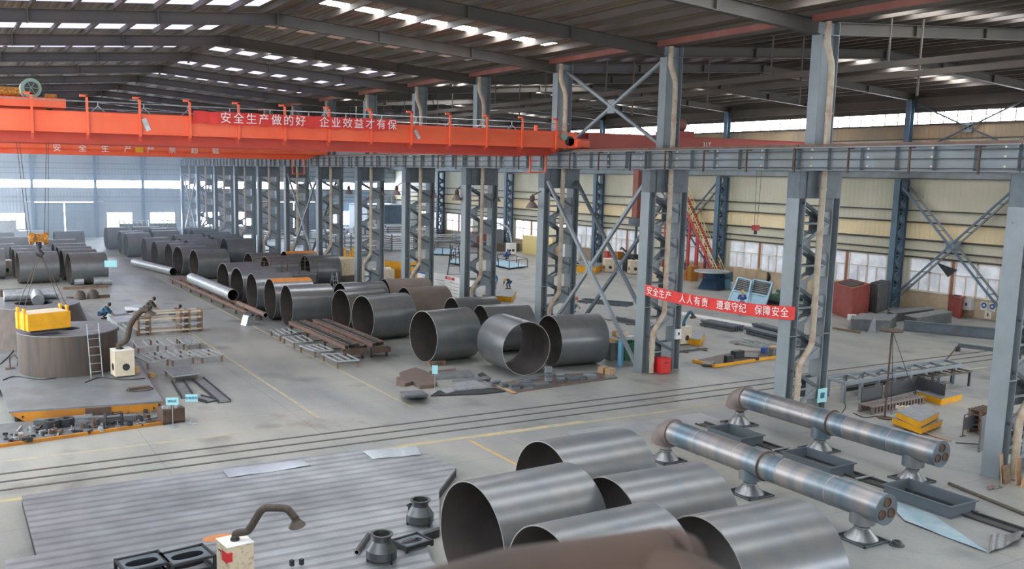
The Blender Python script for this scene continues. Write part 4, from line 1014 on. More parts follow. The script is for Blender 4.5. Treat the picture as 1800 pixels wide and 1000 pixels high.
for i, pts in enumerate(([(0, 640), (20, 622), (34, 600)], [(5, 668), (25, 660), (70, 668), (100, 664)], [(150, 672), (175, 662), (215, 668), (255, 665)], [(0, 600), (16, 596), (30, 607)])):
    c = [at(x, y, .47) for x, y in pts]; tag(MB().tube(smooth_path(c, 5, .4), .025, 6).build('welding_cable', 'cable', smooth=True), 'dark welding cable on the platform, %s' % ('left edge by the tank foot', 'curling before the tank foot', 'running to the white-topped extractor', 'by the left edge extractor')[i], 'cable')
q = P(18, 648, .45); t = thing('welding_clamp_stand', 'small dark red stand with hoses at the left edge before the tank', 'stand', q)
MB().box(-.03, .03, -.03, .03, 0, .55).box(-.2, .2, -.15, .15, 0, .04).build('post', 'rust', t); MB().tube([(0, 0, .5), (.2, 0, .65), (.35, 0, .4), (.3, 0, .1)], .03, 6).build('hose', 'rust', t, smooth=True)
# orange-edged parts tray in front of the platform
t = thing('parts_tray', 'low orange-edged floor tray full of steel parts before the platform', 'tray', (0, 0, 0))
A = at(-25, 790), at(293, 745), at(278, 722), at(0, 748)
tp = [(p.x, p.y) for p in A]; MB().prism(tp, 0, .06).build('tray_plate', 'unit_grey', t)
MB().bar(A[0]+Vector((0, 0, .06)), A[1]+Vector((0, 0, .06)), .08, .12).build('edge', 'yellow_dull', t)
def ring_part(name, label, loc, R, h, r_in, m, cat='ring', group=None):
    t = thing(name, label, cat, loc, 0, group); MB().lathe([(R, 0), (R*1.03, h*.5), (R, h), (r_in, h), (r_in, 0)], n=28, close=True).build('ring', m, t, smooth=True, angle=30); return t
for i, (x, y) in enumerate(((91, 752), (117, 748))):
    q = P(x, y, .06); ring_part('wheel_ring', 'thick dark steel ring on the parts tray, %s of the two' % ('left', 'right')[i], q, .29, .3, .13, 'rubber')
t = thing('angle_bundle', 'bundle of bright angle bars standing on the parts tray', 'bundle', P(147, 745, .06), .1)
for k in range(7): MB().bar((-.35, -.1+k*.04, .03+k*.045), (.35, -.1+k*.04, .03+k*.045), .04, .035).build('angle_bar', 'mirror_sheet', t)
t = thing('long_duct', 'long grey steel trough lying between tray and platform', 'trough', (0, 0, 0)); a, b = at(60, 742, .18), at(240, 733, .18)
MB().bar(a, b, .3, .2).build('trough', 'unit_grey', t)
random.seed(3)
for k in range(90):
    x = random.uniform(5, 285); y = 790-(x+25)*.141-random.uniform(3, 26); q = at(x, y, .06); s_ = random.uniform(.08, .22)
    if 75 < x < 135 and y < 756: continue
    c = random.choice(('mill', 'rust', 'galv', 'plate_b', 'dark')); m = MB(); rz = random.uniform(0, 3)
    kind = k % 4
    if kind == 0: m.cbox(0, 0, 0, s_*1.6, s_*.7, s_*.8)
    elif kind == 1: m.lathe([(s_*.6, 0), (s_*.6, s_), (s_*.4, s_), (s_*.4, 0)], n=12, close=True)
    elif kind == 2: m.bar((-s_*1.8, 0, .04), (s_*1.8, 0, .06), .06)
    else: m.cbox(0, 0, 0, s_*1.3, s_*1.3, .05).cbox(0, 0, .05, s_*.3, s_*.3, s_)
    o = m.build(('steel_block', 'pipe_sleeve', 'steel_bar', 'base_bracket')[kind], c, loc=(q.x, q.y, .06)); o.rotation_euler.z = rz
    tag(o, ('small steel block among the parts on the orange-edged tray', 'short pipe sleeve among the parts on the orange-edged tray', 'short steel bar among the parts on the orange-edged tray', 'small base bracket among the parts on the orange-edged tray')[kind], 'steel part', 'parts on the orange-edged tray: '+('blocks', 'sleeves', 'bars', 'brackets')[kind])
t = thing('tool_rack', 'small dark wire rack on the parts tray before the platform', 'rack', P(200, 748, .06), .1)
m = MB()
for z in (.05, .25, .45): m.box(-.3, .3, -.15, -.12, z, z+.03).box(-.3, .3, .12, .15, z, z+.03)
for x in (-.3, .3): m.box(x-.02, x+.02, -.15, .15, 0, .5)
m.build('frame', 'dark', t)
# brown steel box and signs
t = thing('parts_crate', 'rusty brown steel crate of parts behind the two cyan signs', 'crate', P(301, 741), .12)
MB().cbox(0, 0, .08, .85, .7, .5).build('crate_body', 'rust', t); legs(t, [(-.38, -.3), (.38, -.3), (-.38, .3), (.38, .3)], .08, .08, 'dark')
for k in range(5): MB().cbox(-.3+k*.14, random.uniform(-.2, .2), .58, .12, .2, .1, k).build('part', random.choice(('mill', 'galv')), t)
def sign(label, px, py, h, w, hh, txt=None, m='sign_cyan', rz=.5):
    t = thing('stand_sign', label, 'sign', P(px, py), -.35)
    MB().lathe([(0, .0), (.2, 0), (.2, .03), (.03, .05)], n=20).build('base', 'galv', t, smooth=True)
    MB().cyl((0, 0, .03), (0, 0, h), .015, 8).build('pole', 'galv', t)
    MB().box(-w/2, w/2, -.015, .015, h, h+hh).build('board', m, t)
    if txt: text(t, txt, (0, -.02, h+hh/2), hh*.42, (PI/2, 0, 0), 'blue')
    return t
sign('cyan notice sign on a round-footed pole, left one of the two by the crate', 304, 750, .85, .46, .28, '待检区'); sign('cyan notice sign on a round-footed pole, right one of the two by the crate', 338, 745, .88, .46, .28, '合格品区')
sign('small cyan sign on a pole beside the left-hand rolled cylinders', 196, 500, 1.45, 1.0, .55); sign('small white sign on a thin pole among the cut plates', 764, 690, .85, .25, .38)
# table, panels and grid frames
Z1 = lambda pts: [(200+x/5.263, 560+y/5.263) for x, y in pts]
corner_frame('low_table', 'low welded table with a grey plate top, nearest of the frames on the left', Z1([(470, 460), (550, 530), (785, 500), (705, 445)]), .36, 1, 1, plate='plate_g', cat='table')
for i, (x0, y0, x1, y1) in enumerate(((348, 668, 395, 708), (312, 672, 330, 700), (345, 700, 372, 707))):
    a, b = at(x0, y0), at(x1, y1); t = thing('channel_panel', 'long dark-edged steel panel on the floor beside the low table, %s' % ('longest one', 'left one', 'short one at the end')[i], 'panel', (0, 0, 0))
    MB().bar(a+Vector((0, 0, .05)), b+Vector((0, 0, .05)), .5, .03).build('panel', 'plate_g', t)
    dd = (b-a).normalized(); sd = Vector((dd.y, -dd.x, 0))*.25
    for s_ in (-1, 1): MB().bar(a+sd*s_+Vector((0, 0, .07)), b+sd*s_+Vector((0, 0, .07)), .04, .12).build('edge', 'dark', t)
for i, pts in enumerate(([(185, 335), (310, 400), (510, 365), (385, 300)], [(425, 295), (540, 375), (745, 345), (620, 285)], [(690, 290), (815, 350), (1010, 330), (880, 275)],
                         [(180, 205), (220, 262), (415, 240), (345, 185)], [(390, 180), (480, 245), (655, 225), (590, 175)], [(600, 170), (690, 235), (805, 220), (720, 165)], [(30, 50), (110, 118), (225, 100), (130, 42)])):
    corner_frame('trestle_frame', 'low pale welded trestle frame on the left floor, %s' % ('front row left', 'front row middle', 'front row right', 'second row left', 'second row middle', 'second row right', 'behind the extractor arm')[i], Z1(pts), .38, (3, 3, 3, 2, 2, 4, 2)[i], 1, group='low pale trestle frames')
t = thing('stacked_frame', 'taller stack of pale and dark frames behind the low trestle frames', 'frame stack', P(297, 584), .04)
for z in (.15, .5, .85, 1.2):
    MB().box(-1.9, 1.9, -.5, -.42, z, z+.09).box(-1.9, 1.9, .42, .5, z, z+.09).build('rail', 'cream' if z != .5 else 'galv', t)
for x in (-1.85, -1.2, .6, 1.1, 1.85): MB().box(x-.06, x+.06, -.5, .5, 0, 1.32).build('post', 'wood_dark', t)
for i, (x0, y0, x1, y1) in enumerate(((190, 558, 232, 552), (232, 546, 255, 542), (195, 566, 240, 562), (200, 571, 238, 568), (225, 556, 280, 551))):
    a, b = at(x0, y0), at(x1, y1); tag(MB().bar(a+Vector((0, 0, .13)), b+Vector((0, 0, .13)), 1.3, .22).build('flat_panel', 'galv'), 'flat pale panel on the floor beside the crouching workers, %s' % ('under the blue-clad one', 'under the olive-clad one', 'front left one', 'nearest one', 'long middle one')[i], 'panel')
q = P(140, 500); 
for i, (x, y) in enumerate(((140, 526), (163, 524))):
    q = P(x, y); t = thing('scrap_machine', 'small dark machine lump on the floor before the left-hand cylinders, %s one' % ('left', 'right')[i], 'machine part', q)
    MB().lathe([(.45, 0), (.42, .4), (.25, .62), (0, .68)], n=16).build('housing', 'duct', t, smooth=True); MB().bar((0, 0, .1), (1.2 if i else -.9, .1, .1), .25, .2).build('beam', 'rust', t)
q = P(20, 520); boxthing('scrap_machine', 'dark machine lump far left behind the cone tank', 'machine part', q, 1.6, .7, .5, .1, 'duct')
a = at(150, 507); boxthing('timber_beam', 'brown timber beam lying before the left-hand cylinder with the sign', 'beam', (a.x, a.y, 0), 3.4, .25, .2, .02, 'wood_dark')

# ================================================================= middle: bar racks, trestles, plates
for i, (xa, xb, ya, yb) in enumerate(((-12.15, -10.95, 35.4, 26.5), (-10.6, -9.55, 35.5, 26.5))):
    t = thing('bar_rack', 'long low rack loaded with rusty steel beams, %s' % ('beside the aisle', 'next to the rolled cylinders')[i], 'rack', (0, 0, 0), 0, 'bar racks')
    for y in [ya-.3-k*(ya-yb-.6)/3 for k in range(4)]:
        for x in (xa+.1, xb-.1): MB().box(x-.05, x+.05, y-.05, y+.05, 0, .42).build('leg', 'dark', t)
        MB().box(xa, xb, y-.05, y+.05, .42, .56).box(xa, xb, y-.04, y+.04, .04, .09).build('cross_beam', 'duct', t)
    MB().box(xa, xb, yb-.05, yb, .30, .58).build('end_plate', 'rust', t)
    n = 5; mats_ = ('rustrail', 'bar', 'dark', 'bar', 'rustrail')
    for k in range(n):
        x = xa+.12+(xb-xa-.24)*k/(n-1); o = MB().ibeam((x, ya+.2, .66), (x, yb+.25+.1*k, .66), .13, .2, .02).build('steel_beam', mats_[k])
        tag(o, 'rusty steel beam on the bar rack %s, %s from the aisle side' % (('beside the aisle', 'next to the cylinders')[i], ORD[k]), 'beam', 'steel beams on the bar racks')
Z2 = lambda pts: [(460+x/6.923, 545+y/6.923) for x, y in pts]
for i, pts in enumerate(([(105, 230), (220, 300), (430, 275), (310, 210)], [(260, 320), (390, 385), (620, 370), (500, 300)], [(460, 425), (645, 490), (870, 480), (700, 405)], [(735, 525), (920, 615), (1185, 600), (1010, 515)])):
    corner_frame('trestle_frame', 'low pale trestle frame beside the bar rack, %s from its far end' % ORD[i], Z2(pts), .4, 3, 1, group='low pale trestle frames')
def plate_poly(name, label, pts, z0, z1, m, cat='plate', group=None):
    c = [at(x, y, z0) for x, y in pts]; return tag(MB().prism([(p.x, p.y) for p in c][::-1], z0, z1).build(name, m), label, cat, group)
plate_poly('cut_plate', 'brown cross-shaped thick steel plate lying on the floor', [(697, 678), (697, 668), (708, 668), (702, 660), (730, 651), (745, 656), (758, 662), (768, 678), (762, 682), (738, 684), (726, 676), (712, 680)], 0, .16, 'plate_b')
for k in range(7):
    q = P(728, 696, .05*k); o = boxthing('steel_plate', 'plate of the small stack at the left of the cut plates, %s from the floor' % ORD[k], 'plate', (q[0]+random.uniform(-.04, .04), q[1], .065*k), 1.0, .75, .06, -.2+random.uniform(-.05, .05), 'plate_g' if k % 2 else 'unit_grey', 'small plate stack')
for i, (pts, z, m, lb) in enumerate((
 ([(766, 668), (832, 664), (826, 655), (762, 660)], .16, 'plate_g', 'upper grey steel sheet beside the white sign'),
 ([(755, 655), (800, 650), (808, 660), (770, 664)], .08, 'plate_b', 'brown sheet behind the white sign'),
 ([(757, 697), (845, 694), (888, 689), (870, 683), (770, 688)], .05, 'dark', 'long dark sheet nearest the rails among the cut plates'),
 ([(797, 677), (835, 672), (858, 684), (800, 689)], .12, 'galv', 'pale square sheet in the middle of the cut plates'),
 ([(775, 688), (792, 684), (800, 690), (785, 694)], .09, 'galv', 'small pale sheet left of the middle sheet'),
 ([(795, 672), (855, 664), (862, 668), (800, 677)], .09, 'plate_g', 'thin grey sheet behind the middle sheet'),
 ([(840, 660), (858, 672), (866, 670), (848, 657)], .08, 'dark', 'dark narrow strip right of the middle sheet'))):
    plate_poly('steel_sheet', lb+' on the hall floor', pts[::-1], 0, z, m, 'sheet')
plate_poly('wooden_pallet_sheet', 'brown thin board under the small parts in front of the skewed cylinder', [(868, 676), (902, 691), (1086, 665), (1070, 655), (960, 660)], 0, .04, 'plate_b', 'board')
plate_poly('wooden_pallet_sheet', 'pale edge board in front of the small parts', [(866, 676), (902, 692), (908, 690), (872, 674)], .04, .06, 'wood', 'board')
sp = [(875, 678, .5, .28), (893, 682, .5, .22), (908, 684, .5, .25), (930, 683, .5, .22), (955, 679, .9, .14), (968, 673, .32, .85), (988, 673, .36, .45), (1010, 671, .6, .2), (1028, 667, .6, .16), (1042, 667, .6, .25), (1075, 664, .5, .08), (925, 672, .7, .06), (1000, 664, .9, .05), (940, 668, .8, .05)]
for i, (x, y, w, h) in enumerate(sp):
    q = P(x, y, .05); n = max(1, int(h/.08)); t = thing('part_stack', 'small stack of grey steel parts on the brown board, %s from the left' % ORD[i], 'stack', (q[0], q[1]+.2, .04), -.1, 'stacks of small steel parts')
    for k in range(min(n, 9)): MB().cbox(random.uniform(-.03, .03), random.uniform(-.03, .03), k*h/n, w*random.uniform(.85, 1), w*.6, h/n*.86, random.uniform(-.1, .1)).build('steel_part', random.choice(('unit_grey', 'col_grey', 'plate_g', 'col_dark')), t)
for i, (x, y) in enumerate(((1060, 656), (1072, 659))):
    q = P(x, y); t = thing('timber_chock', 'short pale timber chock in front of the cylinders, %s one' % ('left', 'right')[i], 'chock', q, .3)
    MB().cbox(0, 0, 0, .45, .3, .34).build('block', 'wood', t)
q = P(762, 640); t = thing('timber_trestle', 'small wooden trestle at the foot of the near end cylinder', 'trestle', (q[0]+.0, q[1]-.35, 0), .1)
MB().box(-.5, .5, -.09, .09, .14, .22).build('beam', 'wood_dark', t)
for x in (-.4, .4): MB().box(x-.05, x+.05, -.15, .15, 0, .14).build('foot', 'wood_dark', t)
q = P(1090, 643); t = thing('gas_cylinder', 'light blue gas cylinder standing by the bracing foot', 'gas cylinder', q)
MB().lathe([(0, 0), (.15, 0), (.155, .05), (.155, 1.15), (.13, 1.27), (.05, 1.36), (.04, 1.40)], n=20).build('body', 'gas_blue', t, smooth=True); MB().cyl((0, 0, 1.4), (0, 0, 1.5), .035, 8).build('valve', 'brass', t)
q = P(1103, 631); t = thing('green_bin', 'dark green steel bin behind the blue gas cylinder', 'bin', q, -.1)
MB().add([(-.4, -.35, 0), (.4, -.35, 0), (.4, .35, 0), (-.4, .35, 0), (-.55, -.45, .95), (.55, -.45, .95), (.55, .45, .95), (-.55, .45, .95), (-.5, -.4, .95), (.5, -.4, .95), (.5, .4, .95), (-.5, .4, .95), (-.4, -.3, .1), (.4, -.3, .1), (.4, .3, .1), (-.4, .3, .1)],
 [(0, 3, 2, 1), (0, 1, 5, 4), (1, 2, 6, 5), (2, 3, 7, 6), (3, 0, 4, 7), (4, 5, 9, 8), (5, 6, 10, 9), (6, 7, 11, 10), (7, 4, 8, 11), (8, 9, 13, 12), (9, 10, 14, 13), (10, 11, 15, 14), (11, 8, 12, 15), (12, 13, 14, 15)]).build('bin_body', 'green', t)
q = P(1075, 632); boxthing('concrete_block', 'grey concrete weight behind the blue gas cylinder', 'block', q, .5, .5, .95, 0, 'unit_grey')
t = thing('tool_box', 'bright red metal tool box at the foot of a lattice column', 'tool box', (1.05, 17.35, 0), .0)
MB().cbox(0, 0, .04, .62, .5, .7).build('body', 'red', t); MB().cbox(0, 0, .74, .66, .54, .05).build('lid', 'red', t); MB().box(-.1, .1, -.27, -.25, .55, .6).build('handle', 'dark', t)
q = P(1197, 604); L0 = (q[0], q[1], 0); bt = Vector((q[0], q[1], 1.15))
arm = [loc_to(L0, .1, p) for p in smooth_path(armw(bt, [(.1, 0), (.12, .2), (.28, .55), (.45, .75), (.6, .6)]), 4, .3)]
extractor('cream fume extractor with blue arm to the right of the red tool box', L0, .1, .85, .8, 1.05, arm, arm_m='teal_m', r=.09)

def lift_table(name, label, pts, z0, z1, group=None, cut=.1, m='yellow', top='plate_g'):
    t = thing(name, label, 'lift platform', (0, 0, 0), 0, group); c = [at(x, y, z1) for x, y in pts]
    MB().prism([(p.x, p.y) for p in c][::-1], z1-.02, z1).build('top_plate', top, t)
    ctr = sum(c, Vector())/len(c); n = len(c); V = [(p.x, p.y, z1-.02) for p in c]+[(ctr.x+(p.x-ctr.x)*(1-cut*.5), ctr.y+(p.y-ctr.y)*(1-cut*.5), z0) for p in c]
    F = [(i, n+i, n+(i+1) % n, (i+1) % n) for i in range(n)]+[tuple(range(n, 2*n))]
    MB().add(V, F).build('skirt', m, t); return t
lift_table('yellow_platform', 'yellow steel platform, upper one of the two stacked near the header pipe end', [(1575, 723), (1618, 741), (1652, 724), (1610, 709)], .36, .62)
lift_table('yellow_platform', 'yellow steel platform, lower one of the two stacked near the header pipe end', [(1568, 733), (1620, 752), (1658, 737), (1612, 720)], .06, .33)
lift_table('yellow_platform', 'yellow steel platform behind the dark welding screen', [(1612, 688), (1655, 701), (1692, 692), (1650, 684)], 0, .3)
lift_table('yellow_platform', 'yellow platform beside the cream extractor with the blue arm', [(1178, 590), (1232, 597), (1240, 584), (1190, 577)], 0, .38)
lift_table('yellow_platform', 'yellow platform loaded with parts behind the gas cylinder', [(1072, 594), (1122, 608), (1130, 590), (1075, 582)], 0, .4)
lift_table('yellow_platform', 'yellow platform before the crouching man with yellow helmet', [(848, 518), (900, 522), (908, 511), (852, 508)], 0, .4, m='yellow')
t = thing('parts_tray', 'low yellow-edged floor tray with machine parts in the right bay', 'tray', (0, 0, 0)); c = [at(1218, 636), at(1256, 646), at(1376, 628), at(1370, 618), at(1300, 618)]
MB().prism([(p.x, p.y) for p in c][::-1], 0, .06).build('tray_plate', 'plate_b', t)
for i in (0, 1): MB().bar(c[i]+Vector((0, 0, .08)), c[i+1]+Vector((0, 0, .08)), .09, .14).build('edge', 'yellow', t)
for i, (x, y, w, h, m) in enumerate(((1281, 638, .5, .4, 'dark'), (1296, 629, .7, .4, 'dark'), (1330, 633, .25, .15, 'dark'), (1358, 626, .5, .45, 'unit_grey'), (1362, 618, .9, .3, 'carton'), (1343, 620, .5, .3, 'blue'), (1245, 640, 1.0, .08, 'mill'), (1320, 626, 1.4, .08, 'mill'))):
    q = P(x, y, .06); boxthing('machine_part', ('black gearbox lump', 'black motor lump', 'tiny black block', 'grey pump lump', 'brown carton', 'blue cloth bundle', 'flat steel frame', 'long flat bar')[i]+' on the yellow-edged tray in the right bay', 'machine part', q, w, w*.5, h, .1*i, m)
def bar_bundle(label, x0, y0, x1, y1, n, wdt, m, r=.05, z=.0, jit=.0, group='bar bundles'):
    a, b = at(x0, y0), at(x1, y1); t = thing('bar_bundle', label, 'bundle', (0, 0, 0), 0, group); dd = (b-a).normalized(); sd = Vector((dd.y, -dd.x, 0))
    for k in range(n):
        row = k % 5; off = (row-2)*wdt/5; zz = z+r+(k//5)*r*2; j = random.uniform(-jit, jit)
        MB().bar(a+sd*(off+j)+Vector((0, 0, zz))+dd*random.uniform(-.2, .2), b+sd*(off-j)+Vector((0, 0, zz)), r*1.6, r*1.6).build('bar', m, t)
    for f in (.2, .8): p = a.lerp(b, f); MB().bar(p-sd*wdt*.6+Vector((0, 0, .03)), p+sd*wdt*.6+Vector((0, 0, .03)), .1, .06).build('skid', 'wood_dark', t)
    return t
bar_bundle('bundle of dark section bars on the floor left of the banner end', 1240, 571, 1298, 582, 10, 1.1, 'lace', .09)
bar_bundle('bundle of dark pipes behind the bannered column, upper one', 1332, 577, 1400, 595, 10, .7, 'lace', .09)
bar_bundle('bundle of dark pipes behind the bannered column, lower one', 1318, 585, 1400, 606, 10, .7, 'lace', .09)
bar_bundle('loose heap of thin bars on the floor before the dark pipe bundles', 1296, 600, 1380, 615, 10, 1.8, 'galv', .03, jit=.3)
bar_bundle('loose heap of thin rods behind the X bracing', 1020, 530, 1110, 537, 12, 1.6, 'lace', .035, jit=.4)
bar_bundle('thin rods on the floor left of the cream extractor with the blue arm', 1190, 620, 1245, 614, 3, .6, 'lace', .03, jit=.1)
bar_bundle('heap of thin rods beyond the X bracing foot', 1075, 560, 1130, 572, 8, 1.4, 'lace', .035, jit=.4)
bar_bundle('white long profiles running across the right bay floor', 1165, 547, 1345, 579, 5, .9, 'white', .07)
a, b = at(1464, 578), at(1512, 586); tag(MB().bar(a+Vector((0, 0, .06)), b+Vector((0, 0, .06)), .15, .12).build('timber_beam', 'wood_dark'), 'single brown timber on the floor before the grey box girders', 'beam')
# ================================================================= people
def skinned(name, nodes, edges, m, parent, sub=1, root=0):
    me = bpy.data.meshes.new(name); me.from_pydata([n[:3] for n in nodes], edges, []); me.update()
    me.materials.append(M[m]); o = bpy.data.objects.new(name, me); col.objects.link(o); o.parent = parent
    o.modifiers.new('Skin', 'SKIN'); sk = me.skin_vertices[0].data
    for i, n in enumerate(nodes): sk[i].radius = (n[3], n[4] if len(n) > 4 else n[3]); sk[i].use_root = (i == root)
    s_ = o.modifiers.new('Sub', 'SUBSURF'); s_.levels = sub; s_.render_levels = sub
    me.shade_smooth(); return o
def person(label, loc, rz, pose, top, legs_m, hat=None, skin='skin', s=1.0):
    """pose: dict of joints in metres, facing -Y locally; every joint (x, y, z)"""
    t = thing('person', label, 'person', loc, rz); t.scale = (s, s, s)
    J = pose; v = lambda k, r, r2=None: (*J[k], r, r2 or r)
    mid = lambda a, b, f: tuple(J[a][i]+(J[b][i]-J[a][i])*f for i in range(3))
    N = [v('pelvis', .13, .10), v('chest', .15, .11), v('neck', .055), v('head', .085, .1), (*[J['head'][i]+(0, 0, .1)[i] for i in range(3)], .075, .085)]
    E = [(0, 1), (1, 2), (2, 3), (3, 4)]
    for sd in 'lr':
        b = len(N); N += [v('sh'+sd, .065), v('el'+sd, .048), v('wr'+sd, .034), v('ha'+sd, .042, .025)]
        E += [(1, b), (b, b+1), (b+1, b+2), (b+2, b+3)]
        # fingers: four and a thumb
        h = Vector(J['ha'+sd]); d = (h-Vector(J['wr'+sd])).normalized(); x = d.cross(Vector((0, 0, 1)) if abs(d.z) < .9 else Vector((0, 1, 0))).normalized()
        for q, (off, ln) in enumerate(((-.027, .07), (-.009, .08), (.009, .075), (.027, .06))):
            i = len(N); p = h+x*off+d*.02; p2 = p+d*ln*.6+Vector((0, 0, -.012)); p3 = p2+d*ln*.4+Vector((0, 0, -.02))
            N += [(*p, .011), (*p2, .010), (*p3, .008)]; E += [(b+3, i), (i, i+1), (i+1, i+2)]
        i = len(N); p = h-d*.03+x*.035*(1 if sd == 'l' else -1); N += [(*p, .012), (*(p+d*.04+x*.02*(1 if sd == 'l' else -1)), .010)]; E += [(b+3, i), (i, i+1)]
        b = len(N); N += [v('hi'+sd, .09), v('kn'+sd, .06), v('an'+sd, .045), v('to'+sd, .04)]; E += [(0, b), (b, b+1), (b+1, b+2), (b+2, b+3)]
    skinned('body', N, E, skin, t)
    N = [(*mid('pelvis', 'chest', .1), .15, .12), v('chest', .175, .13), (*mid('chest', 'neck', .75), .08)]; E = [(0, 1), (1, 2)]
    for sd in 'lr':
        b = len(N); N += [v('sh'+sd, .085), v('el'+sd, .068), (*mid('el'+sd, 'wr'+sd, .9), .052)]; E += [(1, b), (b, b+1), (b+1, b+2)]
    skinned('jacket', N, E, top, t)
    N = [v('pelvis', .15, .12)]; E = []
    for sd in 'lr':
        b = len(N); N += [v('hi'+sd, .11), v('kn'+sd, .08), (*mid('kn'+sd, 'an'+sd, .92), .065)]; E += [(0, b), (b, b+1), (b+1, b+2)]
    skinned('trousers', N, E, legs_m, t)
    for sd in 'lr':
        a, b = Vector(J['an'+sd]), Vector(J['to'+sd]); d = (b-a); d.z = 0; d = d.normalized() if d.length > .01 else Vector((0, -1, 0))
        z0 = a.z-.08; MB().bar(a-d*.07+Vector((0, 0, -.04)), a+d*.2+Vector((0, 0, -.045)), .1, .075).build('shoe', 'black', t)
    hc = Vector(J['head']); fw = Vector(J.get('face', (0, -1, 0))).normalized()
    # face: nose, brows and mouth as small relief
    c = hc+Vector((0, 0, .03)); sx = fw.cross(Vector((0, 0, 1))).normalized()
    MB().bar(c+fw*.09, c+fw*.115-Vector((0, 0, .03)), .022, .02).build('nose', skin, t)
    for a in (-1, 1): MB().bar(c+fw*.085+sx*(a*.022)+Vector((0, 0, .03)), c+fw*.085+sx*(a*.045)+Vector((0, 0, .03)), .01, .008).build('eye', 'black', t)
    for a in (-1, 1): MB().cyl(c+sx*a*.08, c+sx*a*.1, .025, 8).build('ear', skin, t)
    MB().bar(c+fw*.086-sx*.02-Vector((0, 0, .055)), c+fw*.086+sx*.02-Vector((0, 0, .055)), .008, .008).build('mouth', 'redgut', t)
    up = Vector(J.get('up', (0, 0, 1))).normalized(); q = MB()
    if hat:
        q.lathe([(.118, .045), (.118, .06), (.112, .10), (.085, .16), (.03, .19), (0, .192)], n=20)
        q.add([(-.07, -.1, .05), (.07, -.1, .05), (.05, -.17, .045), (-.05, -.17, .045)], [(0, 1, 2, 3)])
        o = q.build('helmet', hat, t, smooth=True)
    else:
        q.lathe([(.1, -.02), (.108, .05), (.1, .11), (.06, .16), (0, .175)], n=16); o = q.build('hair', 'black', t, smooth=True)
    o.location = hc; o.rotation_euler = Vector((0, 0, 1)).rotation_difference(up).to_euler()
    return t
stand = dict(pelvis=(0, 0, .95), chest=(0, .01, 1.3), neck=(0, 0, 1.47), head=(0, -.02, 1.57), shl=(.19, 0, 1.4), shr=(-.19, 0, 1.4), ell=(.26, -.02, 1.13), elr=(-.26, -.02, 1.13),
             wrl=(.24, -.16, .92), wrr=(-.24, -.16, .92), hal=(.23, -.22, .86), har=(-.23, -.22, .86), hil=(.09, 0, .88), hir=(-.09, 0, .88), knl=(.11, -.03, .49), knr=(-.11, .02, .49), anl=(.12, .02, .08), anr=(-.12, .05, .08), tol=(.13, -.12, .04), tor=(-.13, -.09, .04))
work = dict(stand, ell=(.27, -.12, 1.14), elr=(-.27, -.12, 1.14), wrl=(.12, -.36, 1.08), wrr=(-.12, -.36, 1.08), hal=(.08, -.43, 1.07), har=(-.08, -.43, 1.07))
crouch = dict(pelvis=(0, .12, .32), chest=(0, -.12, .62), neck=(0, -.25, .73), head=(0, -.34, .77), shl=(.19, -.17, .66), shr=(-.19, -.17, .66), ell=(.25, -.32, .44), elr=(-.25, -.32, .44), wrl=(.14, -.5, .3), wrr=(-.14, -.5, .3), hal=(.1, -.56, .24), har=(-.1, -.56, .24),
              hil=(.1, .1, .3), hir=(-.1, .1, .3), knl=(.2, -.28, .46), knr=(-.2, -.28, .46), anl=(.15, -.02, .08), anr=(-.15, -.02, .08), tol=(.17, -.16, .04), tor=(-.17, -.16, .04), face=(0, -.8, -.6), up=(0, -.55, .85))
bend = dict(crouch, pelvis=(0, .25, .62), chest=(0, -.12, .82), neck=(0, -.27, .84), head=(0, -.37, .80), shl=(.19, -.17, .82), shr=(-.19, -.17, .82), ell=(.23, -.24, .55), elr=(-.23, -.24, .55), wrl=(.14, -.4, .38), wrr=(-.14, -.4, .38), hal=(.1, -.46, .32), har=(-.1, -.46, .32),
            hil=(.1, .24, .58), hir=(-.1, .24, .58), knl=(.14, -.02, .4), knr=(-.14, -.02, .4), anl=(.13, .16, .08), anr=(-.13, .16, .08), tol=(.14, .02, .04), tor=(-.14, .02, .04), face=(0, -.6, -.8), up=(0, -.85, .5))
q = P(1303, 553); person('person in blue overalls and yellow helmet standing with back to us before two tilted frames', q, 2.5, work, 'blue', 'blue', 'hat_y', s=1.0)
q = P(1011, 483); person('person in dark navy clothes standing behind the X bracing, far in the right bay', q, 1.0, work, 'denim', 'denim', None)
q = P(868, 515); person('person in blue overalls standing partly hidden behind a lattice column', (q[0], q[1], 0), -.6, stand, 'blue', 'blue', 'hat_y')
q = P(882, 508); person('person bending down in dark jacket and yellow helmet beside the yellow platform', (q[0]+.6, q[1], 0), -1.2, bend, 'denim', 'denim', 'hat_y')
q = P(1203, 547); q = P(1062+140, 547)
q = P(1004, 548); person('person with orange helmet and pale shirt squatting behind the X bracing', q, 1.6, crouch, 'cream', 'blue', 'hat_o', s=1.15)
q = P(181, 560); person('person in blue clothes crouching over flat panels, nearest the tank', q, 1.2, crouch, 'teal_m', 'denim', None, s=1.15)
q = P(260, 549); person('person in olive clothes crouching, farthest of the three on the left', q, 1.2, crouch, 'olive', 'olive', None, s=1.15)
q = P(306, 562); person('person in dark blue clothes bent over the stacked frames beside the aisle', q, 1.0, crouch, 'denim', 'denim', None, s=1.1)
q = P(890, 455); person('person in bright blue crouching far behind the glass-panelled frames', q, .5, crouch, 'blue', 'blue', None, s=1.2)

